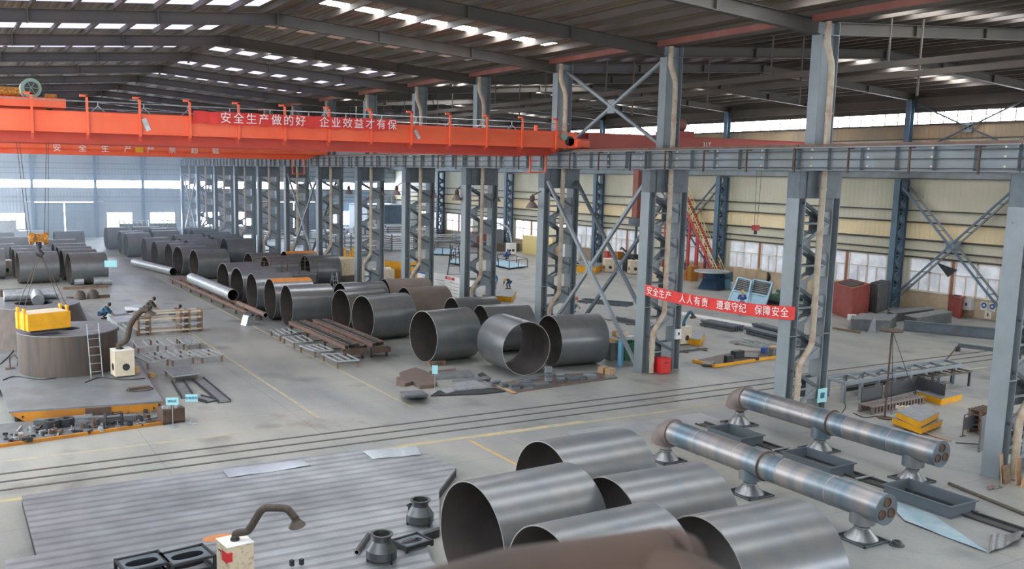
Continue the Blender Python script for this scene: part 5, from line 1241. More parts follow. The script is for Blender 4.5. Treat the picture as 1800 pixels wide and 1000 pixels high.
# ================================================================= right bay
def upright_box(name, label, cat, pts, h, m, z=0, top='dark', rim=.12):
    c = [at(x, y) for x, y in pts]
    if len(c) == 3: c.append(c[0]+c[2]-c[1])
    t = thing(name, label, cat, (0, 0, 0)); pl = [(p.x, p.y) for p in c]
    ar = sum(pl[i][0]*pl[(i+1) % 4][1]-pl[(i+1) % 4][0]*pl[i][1] for i in range(4))
    if ar < 0: pl = pl[::-1]
    MB().prism(pl, z, z+h).build('casing', m, t)
    ctr = Vector((sum(p[0] for p in pl)/4, sum(p[1] for p in pl)/4))
    inn = [tuple(ctr+(Vector(p)-ctr)*.72) for p in pl]
    MB().prism(inn, z+h, z+h+.05).build('top_opening', top, t)
    f = MB()
    for i in range(4):
        a, b = pl[i], pl[(i+1) % 4]; f.bar((*a, z+h), (*b, z+h), .08); f.bar((*a, z), (*a, z+h), .08)
    f.build('corner_frame', m, t); return t
upright_box('sheet_metal_unit', 'large red-brown sheet metal unit with a white tag, beside the bannered column', 'machine casing', [(1461, 549), (1494, 561), (1524, 551)], 2.15, 'red_unit')
upright_box('sheet_metal_unit', 'dark grey sheet metal unit right beside the large red-brown one', 'machine casing', [(1527, 547), (1540, 551), (1559, 544)], 2.1, 'unit_grey')
upright_box('sheet_metal_unit', 'low red-brown sheet metal unit standing by the side wall', 'machine casing', [(1650, 546), (1686, 560), (1698, 553)], 1.45, 'red_unit')
c = at(1496, 556, .55); o = boxthing('white_tag', 'white paper tag on the corner of the large red-brown unit', 'tag', (c.x-.3, c.y-.3, .35), .55, .05, .4, -.75, 'white')
def girder_box(label, pts, h, m='unit_grey', z=0):
    c = [at(x, y) for x, y in pts]; 
    if len(c) == 3: c.append(c[0]+c[2]-c[1])
    pl = [(p.x, p.y) for p in c]; ar = sum(pl[i][0]*pl[(i+1) % 4][1]-pl[(i+1) % 4][0]*pl[i][1] for i in range(4))
    if ar < 0: pl = pl[::-1]
    t = thing('box_girder', label, 'girder', (0, 0, 0), 0, 'grey box girders'); MB().prism(pl, z+.05, z+h-.04).build('web', m, t)
    ctr = Vector((sum(p[0] for p in pl)/4, sum(p[1] for p in pl)/4)); big = [tuple(ctr+(Vector(p)-ctr)*1.04) for p in pl]
    MB().prism(big, z+h-.04, z+h).build('top_flange', 'plate_g', t); MB().prism(big, z, z+.05).build('bottom_flange', m, t); return t
girder_box('long grey box girder before the low red-brown unit', [(1590, 573), (1610, 578), (1672, 567)], .75)
girder_box('grey box girder between the grey unit and the long one', [(1560, 561), (1572, 566), (1640, 557)], .6)
GIRD = girder_box('short grey box girder with flared gusset ends nearest to us', [(1497, 580), (1562, 583), (1575, 572)], .75)
girder_box('flat grey box girder behind the gusseted one', [(1560, 552), (1575, 556), (1632, 550)], .35)
t = GIRD
for x, y in ((1492, 579), (1528, 584)):
    a = at(x, y); MB().add([(a.x-.35, a.y-.2, 0), (a.x+.3, a.y-.25, 0), (a.x+.25, a.y-.2, .95), (a.x+.05, a.y-.18, .95), (a.x-.35, a.y-.14, 0), (a.x+.3, a.y-.19, 0), (a.x+.25, a.y-.14, .95), (a.x+.05, a.y-.12, .95)],
        [(0, 1, 2, 3), (7, 6, 5, 4), (0, 4, 5, 1), (1, 5, 6, 2), (2, 6, 7, 3), (3, 7, 4, 0)]).build('plate', 'plate_g', t)
a, b = at(1588, 581), at(1800, 601); tag(MB().ibeam(a+Vector((0, 0, .35)), b+Vector((0, 0, .35)), .3, .66, .03).build('steel_beam', 'col_dark'), 'long dark blue-grey I-beam on the floor of the right bay', 'beam')
a, b = at(1683, 617), at(1790, 631); t = thing('jib_beam', 'short grey I-beam raised on a small brace near the right edge', 'beam', (0, 0, 0))
MB().ibeam(a+Vector((0, 0, .35)), b+Vector((0, 0, .35)), .16, .22, .02).build('beam', 'col_dark', t); e = at(1664, 631); MB().bar(a+Vector((0, 0, .3)), e, .05).build('brace', 'rust', t)
for p_ in (a, b): MB().box(p_.x-.1, p_.x+.1, p_.y-.1, p_.y+.1, 0, .24).build('foot', 'dark', t)
# tall thin stand with ropes
p_ = at(1555, 735); t = thing('cable_stand', 'tall thin rusty pole with a small top plate and slack ropes', 'pole', (p_.x, p_.y, 0))
MB().cyl((0, 0, .04), (0, 0, 3.65), .035, 10).build('pole', 'rust', t, smooth=True); MB().lathe([(.3, 0), (.3, .04), (.0, .05)], n=20).build('base', 'rust', t)
MB().lathe([(.0, 0), (.42, 0), (.45, .04), (.3, .08), (0, .08)], (0, 0, 3.62), 24).build('top_plate', 'rust', t, smooth=True, angle=25)
for dx, dy in ((1.0, -.2), (.35, .1)): MB().tube([(.05, 0, 3.6), (.05+dx*.4, dy*.4, 2.8), (.05+dx, dy, 1.6), (.05+dx*1.6, dy*1.6, .9 if dx > .5 else .02)], .012, 5).build('rope', 'cable', t)
# long truss table
def q4(pts, z): return [at(x, y, z) for x, y in pts]
t = thing('long_truss_table', 'long grey truss table with open square top panels in the right bay', 'table', (0, 0, 0))
A_, B_, C_, D_ = q4([(1456, 664), (1484, 674), (1692, 642), (1662, 633)], .85); n = 7
for (u0, u1) in ((A_, D_), (B_, C_)): MB().bar(u0, u1, .12, .14).build('top_rail', 'col_grey', t)
for k in range(n+1):
    f = k/n; a, b = A_.lerp(D_, f), B_.lerp(C_, f); MB().bar(a, b, .1, .12).build('cross_rail', 'col_grey', t)
for k in range(n+1):
    f = k/n*.93; a, b = A_.lerp(D_, f), B_.lerp(C_, f)
    for p_ in (a, b): MB().box(p_.x-.07, p_.x+.07, p_.y-.07, p_.y+.07, 0, .78).build('leg', 'col_grey', t)
m = MB()
for k in range(2, n-1):
    f = k/n*.93; g_ = (k+1)/n*.93; a, b = B_.lerp(C_, f), B_.lerp(C_, g_); m.bar((a.x, a.y, .1), (b.x, b.y, .75), .05); m.bar((a.x, a.y, .12), (b.x, b.y, .12), .05)
m.build('diagonal', 'col_grey', t)
MB().bar((A_.x+.6, A_.y-.4, .35), (D_.x-1, D_.y-.3, .35), .3, .16).build('stored_beam', 'dark', t)
c = at(1655, 680); grid_frame('low_stand', 'low brown stand with thin legs beside the end of the truss table', (c.x, c.y, 0), 2.9, 1.0, .75, .0, 5, 1, 'duct', .07, 'dark')
for i, (x0, y0, x1, y1) in enumerate(((1513, 716, 1549, 707), (1555, 706, 1608, 693), (1609, 690, 1659, 707), (1692, 767, 1735, 752))):
    a, b = at(x0, y0), at(x1, y1); t = thing('welding_screen', 'dark grey welding screen in the right bay, %s' % ('left panel behind the slotted beam', 'long panel behind the slotted beam', 'panel in front of the farther yellow platform', 'single low one near the right-hand column')[i], 'screen', (0, 0, 0), 0, 'welding screens')
    MB().bar(a+Vector((0, 0, .48)), b+Vector((0, 0, .48)), .02, .62 if i != 3 else .5).build('panel', 'screen_d', t)
    for p_ in (a, b): MB().cyl((p_.x, p_.y, 0), (p_.x, p_.y, .85), .025, 8).build('post', 'duct', t); MB().box(p_.x-.15, p_.x+.15, p_.y-.03, p_.y+.03, 0, .03).build('foot', 'duct', t)
    MB().bar(a+Vector((0, 0, .84)), b+Vector((0, 0, .84)), .03).build('top_rail', 'duct', t)
a, b = at(1520, 726), at(1612, 707); t = thing('slotted_beam', 'long brownish beam with rows of rectangular slots lying on the floor', 'beam', (0, 0, 0)); dd = (b-a).normalized(); sd = Vector((dd.y, -dd.x, 0)); L = (b-a).length
for s_ in (-1, 1):
    MB().bar(a+sd*.28*s_+Vector((0, 0, .31)), b+sd*.28*s_+Vector((0, 0, .31)), .16, .04).build('flange', 'elbow', t)
    MB().bar(a+sd*.28*s_+Vector((0, 0, .03)), b+sd*.28*s_+Vector((0, 0, .03)), .12, .05).build('foot_rail', 'elbow', t)
    m = MB()
    for k in range(17): p_ = a+dd*(L*(k+.5)/17)+sd*.28*s_; m.bar(p_+Vector((0, 0, .05)), p_+Vector((0, 0, .3)), .12, .1)
    m.build('web', 'elbow', t)
m = MB()
for k in range(17): p_ = a+dd*(L*(k+.5)/17); m.bar(p_-sd*.28+Vector((0, 0, .31)), p_+sd*.28+Vector((0, 0, .31)), .14, .035)
m.build('cross_plate', 'elbow', t)
for i, pts in enumerate(([(1500, 726), (1520, 735), (1545, 730), (1560, 738)], [(1440, 735), (1460, 745), (1490, 715), (1478, 700)], [(1590, 755), (1640, 765), (1670, 775)], [(1680, 778), (1740, 782), (1790, 790)])):
    c = [at(x, y, .02) for x, y in pts]; tag(MB().tube(smooth_path(c, 5, .4), .018, 6).build('cable', 'cable', smooth=True), 'dark cable on the right bay floor, %s' % ('before the slotted beam', 'between column and truss table', 'near the yellow platforms', 'running to the right-hand column')[i], 'cable')
a, b = at(1590, 750, .03), at(1672, 775, .03); tag(MB().cyl(a, b, .035, 8).build('timber_pole', 'wood', smooth=True), 'thin pale wooden stick on the floor below the yellow platforms', 'stick')
random.seed(5)
for k in range(5):
    q = P(1578+k*5, 718+(k % 2)*3, .42); boxthing('pale_block', 'small pale metal block on the upper yellow platform', 'block', q, .16, .12, .12+.05*(k % 2), k, 'cream', 'pale blocks on the yellow platform')
p_ = at(1733, 760)
for k in range(5):
    t = thing('pallet', 'brown pallet of the stack by the right-hand column, %s from the floor' % ORD[k], 'pallet', (p_.x, p_.y, .19*k), .1, 'pallet stack')
    for j in range(5): MB().box(-.55+j*.25, -.43+j*.25, -.5, .5, .14, .165).build('board', 'wood_dark' if k % 2 else 'rust', t)
    for j in (-1, 0, 1): MB().box(-.55, .57, j*.42-.05, j*.42+.05, 0, .14).build('bearer', 'wood_dark', t)
p_ = at(1742, 800); t = thing('concrete_slab', 'upright pale grey panel leaning behind the right-hand column', 'panel', (p_.x+.5, p_.y+.6, 0), .3); MB().box(-.6, .6, -.03, .03, 0, 1.3).build('panel', 'unit_grey', t)
for i, (x, y, w, h, rz, tilt) in enumerate(((1762, 848, .25, .95, .3, .12), (1771, 850, .4, .6, .1, .2), (1790, 853, .22, .9, -.1, .1), (1799, 855, .5, 1.25, .2, -.15))):
    p_ = at(x, y); m = MB().box(-w/2, w/2, -.02, .02, 0, h); o = m.build('plywood_board', 'wood' if i != 1 else 'wood_dark', loc=(p_.x, p_.y, .0)); o.rotation_euler = (-tilt, 0, rz); tag(o, 'old plywood board leaning on the right-hand column foot, %s from the left' % ORD[i], 'board', 'plywood boards')
# tilted frames
for i, (bl, br, tr, tl) in enumerate((((1281, 529), (1313, 534), (1321, 494), (1298, 488)), ((1317, 535), (1344, 540), (1358, 498), (1325, 492)))):
    t = thing('tilted_frame', 'pale blue tilted cabinet frame behind the person in blue, %s' % ('left one with slats', 'right one with an open panel')[i], 'frame', (0, 0, 0), 0, 'tilted pale blue frames')
    p_ = [at(*bl), at(*br), at(*tr, 1.55), at(*tl, 1.55)]
    nrm = (p_[1]-p_[0]).cross(p_[3]-p_[0]).normalized()
    def pt_(u, v, o_=0): return (p_[0].lerp(p_[1], u)).lerp(p_[3].lerp(p_[2], u), v)+nrm*o_
    for (u0, v0, u1, v1, nm) in ((0, 0, 0, 1, 'side_post'), (1, 0, 1, 1, 'side_post'), (0, 0, 1, 0, 'rail'), (0, 1, 1, 1, 'rail'), (0, .42, 1, .42, 'rail')):
        MB().bar(pt_(u0, v0), pt_(u1, v1), .14, .14, nrm).build(nm, 'pale_blue', t)
    MB().add([pt_(0, 0, .02), pt_(1, 0, .02), pt_(1, .42, .02), pt_(0, .42, .02), pt_(0, 0, -.05), pt_(1, 0, -.05), pt_(1, .42, -.05), pt_(0, .42, -.05)], [(0, 1, 2, 3), (7, 6, 5, 4), (0, 4, 5, 1), (1, 5, 6, 2), (2, 6, 7, 3), (3, 7, 4, 0)]).build('lower_panel', 'pale_blue', t)
    m = MB()
    for k in range(7): v = .46+k*.075; m.bar(pt_(.05, v), pt_(.95, v), .05, .1, nrm)
    m.build('slat', 'col_dark', t)
    for u in (0, 1): a = pt_(u, .95); MB().bar(a, (a.x+.9, a.y+.9, 0), .06).build('prop', 'col_dark', t)
# blue machine, drum, blocks
p_ = at(1256, 507); t = thing('welding_positioner', 'dark blue welding positioner with round turntable by the side wall', 'machine', (p_.x, p_.y, 0), .3)
MB().add([(-1.3, -.9, 0), (1.3, -.9, 0), (1.3, .9, 0), (-1.3, .9, 0), (-.7, -.7, 1.0), (1.2, -.7, 1.0), (1.2, .7, 1.0), (-.7, .7, 1.0)], [(0, 3, 2, 1), (4, 5, 6, 7), (0, 1, 5, 4), (1, 2, 6, 5), (2, 3, 7, 6), (3, 0, 4, 7)]).build('body', 'denim', t)
MB().lathe([(0, 1.5), (1.5, 1.5), (1.5, 1.62), (0, 1.62)], (-.6, 0, 0), 36).build('turntable', 'galv', t, smooth=True, angle=25); MB().cyl((-.6, 0, .9), (-.6, 0, 1.5), .7, 24, .5).build('turntable_neck', 'denim', t, smooth=True)
MB().box(.6, 2.0, -.6, .5, .3, 1.35).build('gear_case', 'teal_m', t)
p_ = at(1277, 508); t = thing('blue_drum', 'blue steel drum beside the welding positioner', 'drum', (p_.x, p_.y, 0)); MB().lathe([(0, 0), (.29, 0), (.29, .3), (.30, .31), (.29, .32), (.29, .6), (.30, .61), (.29, .62), (.29, .88), (.26, .88), (.26, .84), (0, .84)], n=24).build('shell', 'gas_blue', t, smooth=True)
p_ = at(1286, 508); tag(MB().cyl((0, 0, 0), (0, 0, .6), .2, 16).build('white_bucket', 'white', loc=(p_.x, p_.y, 0), smooth=True), 'white bucket right of the blue drum', 'bucket')
for i, (x, y, w, h, d) in enumerate(((1302, 500, 2.2, 1.5, 1.0), (1318, 503, 1.8, 1.3, .8), (1335, 505, 1.3, 1.6, .6), (1295, 496, 1.6, 1.1, .7))):
    p_ = at(x, y); boxthing('concrete_slab', 'pale yellowish concrete slab behind the tilted frames, %s' % ('widest one', 'second from the left', 'narrow tall one', 'small one at the left')[i], 'slab', (p_.x+1.2, p_.y+.6, 0), w, d, h, -.8, 'plinth', 'pale concrete slabs')
p_ = at(1368, 508); t = thing('yellow_machine', 'small yellow machine behind the right tilted frame', 'machine', (p_.x+1, p_.y+1, 0), -.6); MB().box(-.7, .7, -.4, .4, .5, 1.5).build('hood', 'yellow', t); MB().box(-.9, .9, -.5, .5, 0, .5).build('base', 'duct', t); MB().cyl((-1.0, 0, .9), (-.7, 0, .9), .5, 18).build('wheel', 'dark', t, smooth=True)
bar_bundle('dark green flat steel bundle behind the bannered column', 1352, 520, 1402, 530, 6, 2.2, 'green', .12)
bar_bundle('dark flat steel bundle on the floor behind the banner', 1340, 532, 1404, 545, 8, 1.8, 'dark', .09)
# stair tower
t = thing('steel_stair', 'red steel stair with yellow treads and rails against the side wall', 'stair', (0, 0, 0))
S0, S1 = Vector((33.2, 46.2, .1)), Vector((33.2, 52.2, 8.2))
for dx in (-.45, .45): MB().bar(S0+Vector((dx, 0, 0)), S1+Vector((dx, 0, 0)), .06, .26, (0, 1, 0)).build('stringer', 'stair_red', t)
for k in range(34): a = S0.lerp(S1, (k+.5)/34); MB().box(a.x-.43, a.x+.43, a.y-.1, a.y+.1, a.z-.015, a.z+.02).build('tread', 'lightyel', t)
for dx in (-.45, .45):
    MB().bar(S0+Vector((dx, 0, 1.0)), S1+Vector((dx, 0, 1.0)), .045).build('handrail', 'lightyel', t); MB().bar(S0+Vector((dx, 0, .55)), S1+Vector((dx, 0, .55)), .03).build('handrail', 'lightyel', t)
    for k in range(9): a = S0.lerp(S1, k/8)+Vector((dx, 0, 0)); MB().bar(a, a+Vector((0, 0, 1.0)), .035).build('baluster', 'lightyel', t)
for y, h in ((50.2, 5.3), (49.0, 3.7), (52.2, 8.2), (53.6, 8.2)):
    for dx in (-.5, .5): MB().box(33.2+dx-.09, 33.2+dx+.09, y-.09, y+.09, 0, h).build('post', 'stair_red', t)
MB().box(32.7, 33.7, 52.0, 53.8, 8.2, 8.28).build('landing', 'stair_red', t)
for z in (2.6, 5.2, 7.4): MB().box(32.7, 33.7, 53.5, 53.6, z, z+.1).box(32.68, 32.74, 50.2, 53.6, z, z+.08).build('cross_tie', 'stair_red', t)
# second stair far away
t = thing('steel_stair', 'far red steel ladder tower between the lattice columns', 'stair', (0, 0, 0)); p_ = at(758, 408)
for dx in (-.6, .6):
    for dy in (0, 1.4): MB().box(p_.x+dx-.08, p_.x+dx+.08, p_.y+dy-.08, p_.y+dy+.08, 0, 6.2).build('post', 'stair_red', t)
for k in range(9): MB().box(p_.x-.6, p_.x+.6, p_.y-.03, p_.y+.03, .5+k*.68, .56+k*.68).build('cross_tie', 'stair_red', t)
MB().bar((p_.x+.8, p_.y, 6.2), (p_.x+4.2, p_.y-2, .1), .12, .2).bar((p_.x+.8, p_.y, 7.0), (p_.x+4.2, p_.y-2, .9), .06).build('stringer', 'lightyel', t)
# wall furniture
t = thing('electric_box', 'pale grey electric box on the side wall above the low red-brown unit', 'electric box', (34.36, 23.1, .55)); MB().box(-.2, .22, -.35, .35, 0, .8).build('body', 'paper', t); MB().box(-.22, -.2, -.08, .08, .3, .5).build('door_mark', 'unit_grey', t.children[0])
MB().tube([(0, 0, 0), (0, .1, -.35), (0, -.3, -.45), (0, -.5, -.2)], .025, 6).build('conduit', 'wood', t, smooth=True)
def wall_disc(y, z, r, m, lb, tri=False):
    t = thing('safety_sign', lb, 'sign', (34.57, y, z))
    MB().box(.0, .02, -r*1.25, r*1.25, -r*1.5, r*1.5).build('plate', 'white', t)
    if tri: MB().add([(-.01, -r*.8, -r*.6), (-.01, r*.8, -r*.6), (-.01, 0, r*.8)], [(0, 1, 2)]).build('symbol', 'lightyel', t); MB().box(-.014, -.011, -.04, .04, -.12, .12).build('pictogram', 'dark', t)
    else: MB().cyl((-.012, 0, .05), (0, 0, .05), r, 20).build('symbol', 'blue', t); MB().box(-.016, -.013, -r*.45, r*.45, -.02, .08).build('pictogram', 'white', t); MB().box(-.016, -.013, -.05, .05, .06, .14).build('pictogram', 'white', t)
for i, (y, z) in enumerate(((22.05, .95), (21.45, .93), (20.85, .9))): wall_disc(y, z, .2, 'blue', 'round blue safety sign on the wall plinth, %s of the upper row' % ('left', 'middle', 'right')[i])
wall_disc(21.7, .38, .2, 'lightyel', 'triangular warning sign below the blue signs on the plinth', True); wall_disc(20.85, .3, .2, 'blue', 'round blue safety sign in the lower row on the plinth')
t = thing('broken_pane', 'dark broken pane high in the low window behind the wall bracing', 'window pane', (0, 0, 0)); MB().add([(34.49, 25.9, 3.7), (34.49, 24.2, 3.3), (34.49, 24.9, 2.7)], [(0, 1, 2)]).build('hole', 'dark', t)
# hoists and floodlights
t = thing('hoist_block', 'small red chain hoist block hanging before the side wall', 'hoist', (26.5, 37.0, 6.0)); p_ = atY(1328, 405, 27.2); t.location = p_
MB().box(-.2, .2, -.15, .15, 0, .35).build('body', 'stair_red', t); MB().cyl((0, 0, -.25), (0, 0, 0), .1, 10).build('hook', 'dark', t, smooth=True)
for dx in (-.12, .12): MB().cyl((dx, 0, .3), (dx*2, 0, 10.75-p_.z), .012, 5).build('wire_rope', 'dark', t)
def flood(px, py, Y, k, X=2.0, s=1.0, w=None):
    p_ = atY(px, py, Y); t = thing('floodlight', 'rusty %s floodlight on a bracket, %s' % ('bell-shaped', w), 'floodlight', (p_.x, p_.y, p_.z), 0, 'floodlights on the columns')
    MB().lathe([(.36*s, 0), (.32*s, .12*s), (.16*s, .34*s), (.10*s, .38*s)], n=20).build('reflector', 'elbow', t, smooth=True, angle=60)
    MB().lathe([(.1*s, .38*s), (.14*s, .42*s), (.14*s, .66*s), (.08*s, .7*s), (0, .7*s)], n=14).build('ballast', 'rust', t, smooth=True)
    MB().cyl((0, 0, .05*s), (0, 0, .2*s), .1*s, 12).build('lamp_bulb', 'white', t.children[0] if t.children else t, smooth=True)
    dx = -1 if p_.x > X else 1
    MB().bar((0, 0, .7*s), (X-p_.x, 0, .95*s), .05).bar((0, 0, .66*s), (0, 0, .78*s), .05).build('bracket', 'rust', t)
    return t
flood(935, 366, 27.0, 0, .0, 1.0, 'large one left of the bracing'); flood(872, 354, 36.0, 0, 2.4, .9, 'right of the fifth column'); flood(803, 352, 36.4, 0, .0, .95, 'left of the fifth column'); flood(762, 348, 45, 0, 2.4, .9, 'right of the sixth column'); flood(697, 343, 45.3, 0, 0, .95, 'left of the sixth column'); flood(672, 343, 54, 0, 2.4, .9, 'right of the seventh column'); flood(613, 341, 54.3, 0, .0, .95, 'left of the seventh column'); flood(1795, 432, .1, 0, 0.0, .8, 'cut by the right edge')
flood(1010, 362, 27.5, 0, 2.4, .8, 'inside the bracing right of the fourth column')

# ================================================================= middle distance
t = thing('work_drum', 'stained cream round drum on a dark base behind the rolled cylinders', 'drum', (1.1, 60.4, 0))
MB().lathe([(1.6, 0), (1.6, .55), (0, .55)], n=40).build('base', 'duct', t, smooth=True, angle=25); MB().lathe([(1.42, .55), (1.42, 2.0), (1.34, 2.0), (1.34, 1.9), (0, 1.9)], n=48).build('drum', 'cream_dirty', t, smooth=True, angle=25)
for i in range(7):
    p_ = at(597+i*4.6, 474); tag(MB().cyl((0, 0, 0), (0, 0, 1.5+(i % 3)*.35), .12, 10).build('yellow_post', 'yellow', loc=(p_.x, p_.y, 0)), 'yellow steel post behind the cream drum', 'post', 'yellow posts behind the drum')
q = P(706, 480); t = lift_table('yellow_crate', 'large bright yellow steel container behind the column row', [(676, 457), (722, 462), (748, 453), (706, 449)], 0, 1.6, cut=0)
q = P(672, 492); t = thing('cream_machine', 'cream machine cabinet behind the brown cylinder', 'machine', (q[0], q[1], 0), -.1); MB().cbox(0, 0, 0, 1.9, 1.2, 1.0).build('cabinet', 'cream', t); MB().cbox(.5, 0, 1.0, .5, .5, .12).build('vent', 'white', t); MB().cbox(-.4, 0, 1.0, .3, .3, .1).build('knob', 'dark', t)
t = thing('notice_board_wall', 'row of white notice boards with blue header and red title behind the column row', 'notice board', (0, 0, 0))
for k in range(4):
    y1 = 49.4-k*2.35; MB().box(3.4, 3.46, y1-2.3, y1, .15, 2.0).build('board', 'white', t)
    for yy in (y1-2.2, y1-.1): MB().box(3.46, 3.52, yy-.04, yy+.04, 0, 2.0).build('post', 'galv', t)
MB().box(3.37, 3.4, 47.2, 49.4, 1.7, 2.05).build('header', 'blue', t); MB().box(3.37, 3.4, 43.2, 44.6, 1.72, 1.92).build('title', 'red', t)
text(t, '安全生产', (3.36, 43.9, 1.82), .2, (PI/2, 0, -PI/2))
m = MB()
for k in range(4):
    for j in range(5): y1 = 49.2-k*2.35; m.box(3.385, 3.4, y1-2.0, y1-.6-(j % 2)*.6, 1.5-j*.25, 1.53-j*.25)
m.build('lines', 'unit_grey', t)
# railed work platform between the cylinder rows
t = thing('railed_platform', 'grey work platform with thin brown railing between the rolled cylinders', 'work platform', (0, 0, 0))
px0, px1, py0, py1, z = -8.2, -3.9, 52.6, 55.4, 1.55
MB().box(px0, px1, py0, py1, z-.06, z).build('deck', 'plate_g', t); MB().box(px0, px1, py0, py0+.03, z-.7, z-.06).build('side_panel', 'unit_grey', t)
for x in (px0, px0+1.4, px0+2.8, px1):
    for y in (py0, py1):
        MB().box(x-.03, x+.03, y-.03, y+.03, z, z+1.1).build('railing_post', 'rust', t)
        if x in (px0, px1): MB().box(x-.06, x+.06, y-.06, y+.06, 0, z-.06).build('leg', 'dark', t)
for zz in (.55, 1.08): MB().box(px0, px1, py0-.02, py0+.02, z+zz, z+zz+.03).box(px0, px1, py1-.02, py1+.02, z+zz, z+zz+.03).box(px0-.02, px0+.02, py0, py1, z+zz, z+zz+.03).build('railing_bar', 'rust', t)
t = thing('step_ladder', 'small pale step ladder beside the railed platform', 'ladder', (-2.2, 53.2, 0), .2)
for x in (-.2, .2): MB().bar((x*1.3, -.35, 0), (x, 0, 1.5), .04).bar((x*1.3, .35, 0), (x, 0, 1.5), .04).build('rail', 'galv', t)
for k in range(4): MB().bar((-.24, -.3+k*.08, .25+k*.32), (.24, -.3+k*.08, .25+k*.32), .04).build('rung', 'galv', t)
# trestle ladder and glass frames
t = thing('step_ladder', 'tall thin trestle ladder standing left of the fifth column', 'ladder', P(800, 488), -.2)
for x in (-.5, .5): MB().bar((x*1.9, -.6, 0), (x*.9, 0, 3.0), .06).bar((x*1.3, .5, 0), (x*.6, 0, 3.0), .06).build('rail', 'dark', t)
for k in range(4): f = (k+.5)/4; MB().bar((-.95+.5*f, -.6+.6*f, 3*f), (.95-.5*f, -.6+.6*f, 3*f), .045).build('rung', 'dark', t)
def railed_tray(label, pts, h=.9, m='pale_blue'):
    t = thing('railed_tray', label, 'frame', (0, 0, 0), 0, 'fenced pale blue panels'); c = [at(x, y) for x, y in pts]
    if (c[1]-c[0]).cross(c[2]-c[0]).z < 0: c = c[::-1]
    MB().prism([(p.x, p.y) for p in c], .1, .18).build('panel', m, t)
    for i in range(4):
        a, b = c[i], c[(i+1) % 4]; MB().bar(a+Vector((0, 0, h)), b+Vector((0, 0, h)), .05).build('rail', 'dark', t); MB().bar(a+Vector((0, 0, .12)), b+Vector((0, 0, .12)), .06).build('rail', 'dark', t)
        for f in (0, .5): p_ = a.lerp(b, f); MB().box(p_.x-.03, p_.x+.03, p_.y-.03, p_.y+.03, 0, h).build('post', 'dark', t)
railed_tray('low fenced pale blue panel between two lattice columns, near one', [(858, 465), (895, 474), (927, 470), (890, 460)])
railed_tray('low fenced pale blue panel between two lattice columns, far one', [(756, 448), (800, 450), (812, 440), (770, 438)])
railed_tray('low fenced pale blue panel left of the fourth column, middle one', [(790, 464), (812, 467), (818, 459), (797, 457)])
# more extractors and work places in the right bay
for i, (x, y, rz, lb) in enumerate(((1069, 478, -.3, 'cream fume extractor behind the X bracing'), (1113, 481, -.3, 'cream fume extractor left of the third column'), (1152, 495, -.3, 'cream fume extractor half hidden behind the third column'), (898, 447, 0, 'tall white fume extractor with long thin arm, far in the right bay'))):
    p_ = at(x, y); L0 = (p_.x, p_.y, 0); bt = Vector((p_.x, p_.y, 1.4))
    arm = [loc_to(L0, rz, q_) for q_ in smooth_path(armw(bt, [(0, 0), (0, .3), (-.4, 1.8), (-1.6, 2.4), (-2.6, 2.0)]), 4, .3)] if i == 3 else ([loc_to(L0, rz, q_) for q_ in smooth_path(armw(bt, [(0, 0), (0, .2), (-.6, .6), (-1.3, 1.2)]), 4, .3)] if i == 1 else None)
    extractor(lb, L0, rz, .95, .85, 1.35, arm, m='cream' if i < 3 else 'white', arm_m='hose' if i == 1 else 'galv', r=.11)
lift_table('long_yellow_bench', 'long yellow-edged bench behind the X bracing in the right bay', [(1000, 464), (1048, 470), (1060, 463), (1010, 457)], 0, .7, cut=.1)
random.seed(9)
for i in range(16):
    boxthing('stored_part', 'red or dark machine part crowded on the far benches of the right bay', 'machine part', (31.6+random.uniform(-.2, .2), 61-i*.85, 0), random.uniform(.5, .9), random.uniform(.5, .75), random.uniform(.9, 1.9), 0, random.choice(('stair_red', 'teal_m', 'dark', 'pale_blue', 'stair_red', 'brass')), 'crowded machine parts far in the right bay')
for i, (x, y, w, d, h, m, lb) in enumerate(((930, 440, 3.5, 1.5, 1.0, 'duct', 'dark loaded workbench far behind the fourth column'), (945, 437, 1.5, 1.5, 2.6, 'unit_grey', 'tall grey machine beside the fourth column'), (925, 432, 2, 1, 2.0, 'redgut', 'brown machine far behind the fenced panels'), (905, 436, 2.5, 1.2, .9, 'unit_grey', 'grey bench far behind the fenced panels'), (1100, 455, 3.5, .3, 2.0, 'paper', 'white printed banner hanging on the far benches'), (1015, 445, 5, 1, 2.2, 'lightyel', 'pale yellow cabinets along the side wall behind the bracing'))):
    p_ = at(x, y); p_.x = min(p_.x, 32.2 if i != 5 else 33.4); boxthing('workbench' if 'bench' in lb and i < 4 else ('hanging_cloth' if i == 4 else 'cabinet'), lb, 'furniture', (p_.x, p_.y, 0), w, d, h, -.3 if i < 4 else 1.57, m)
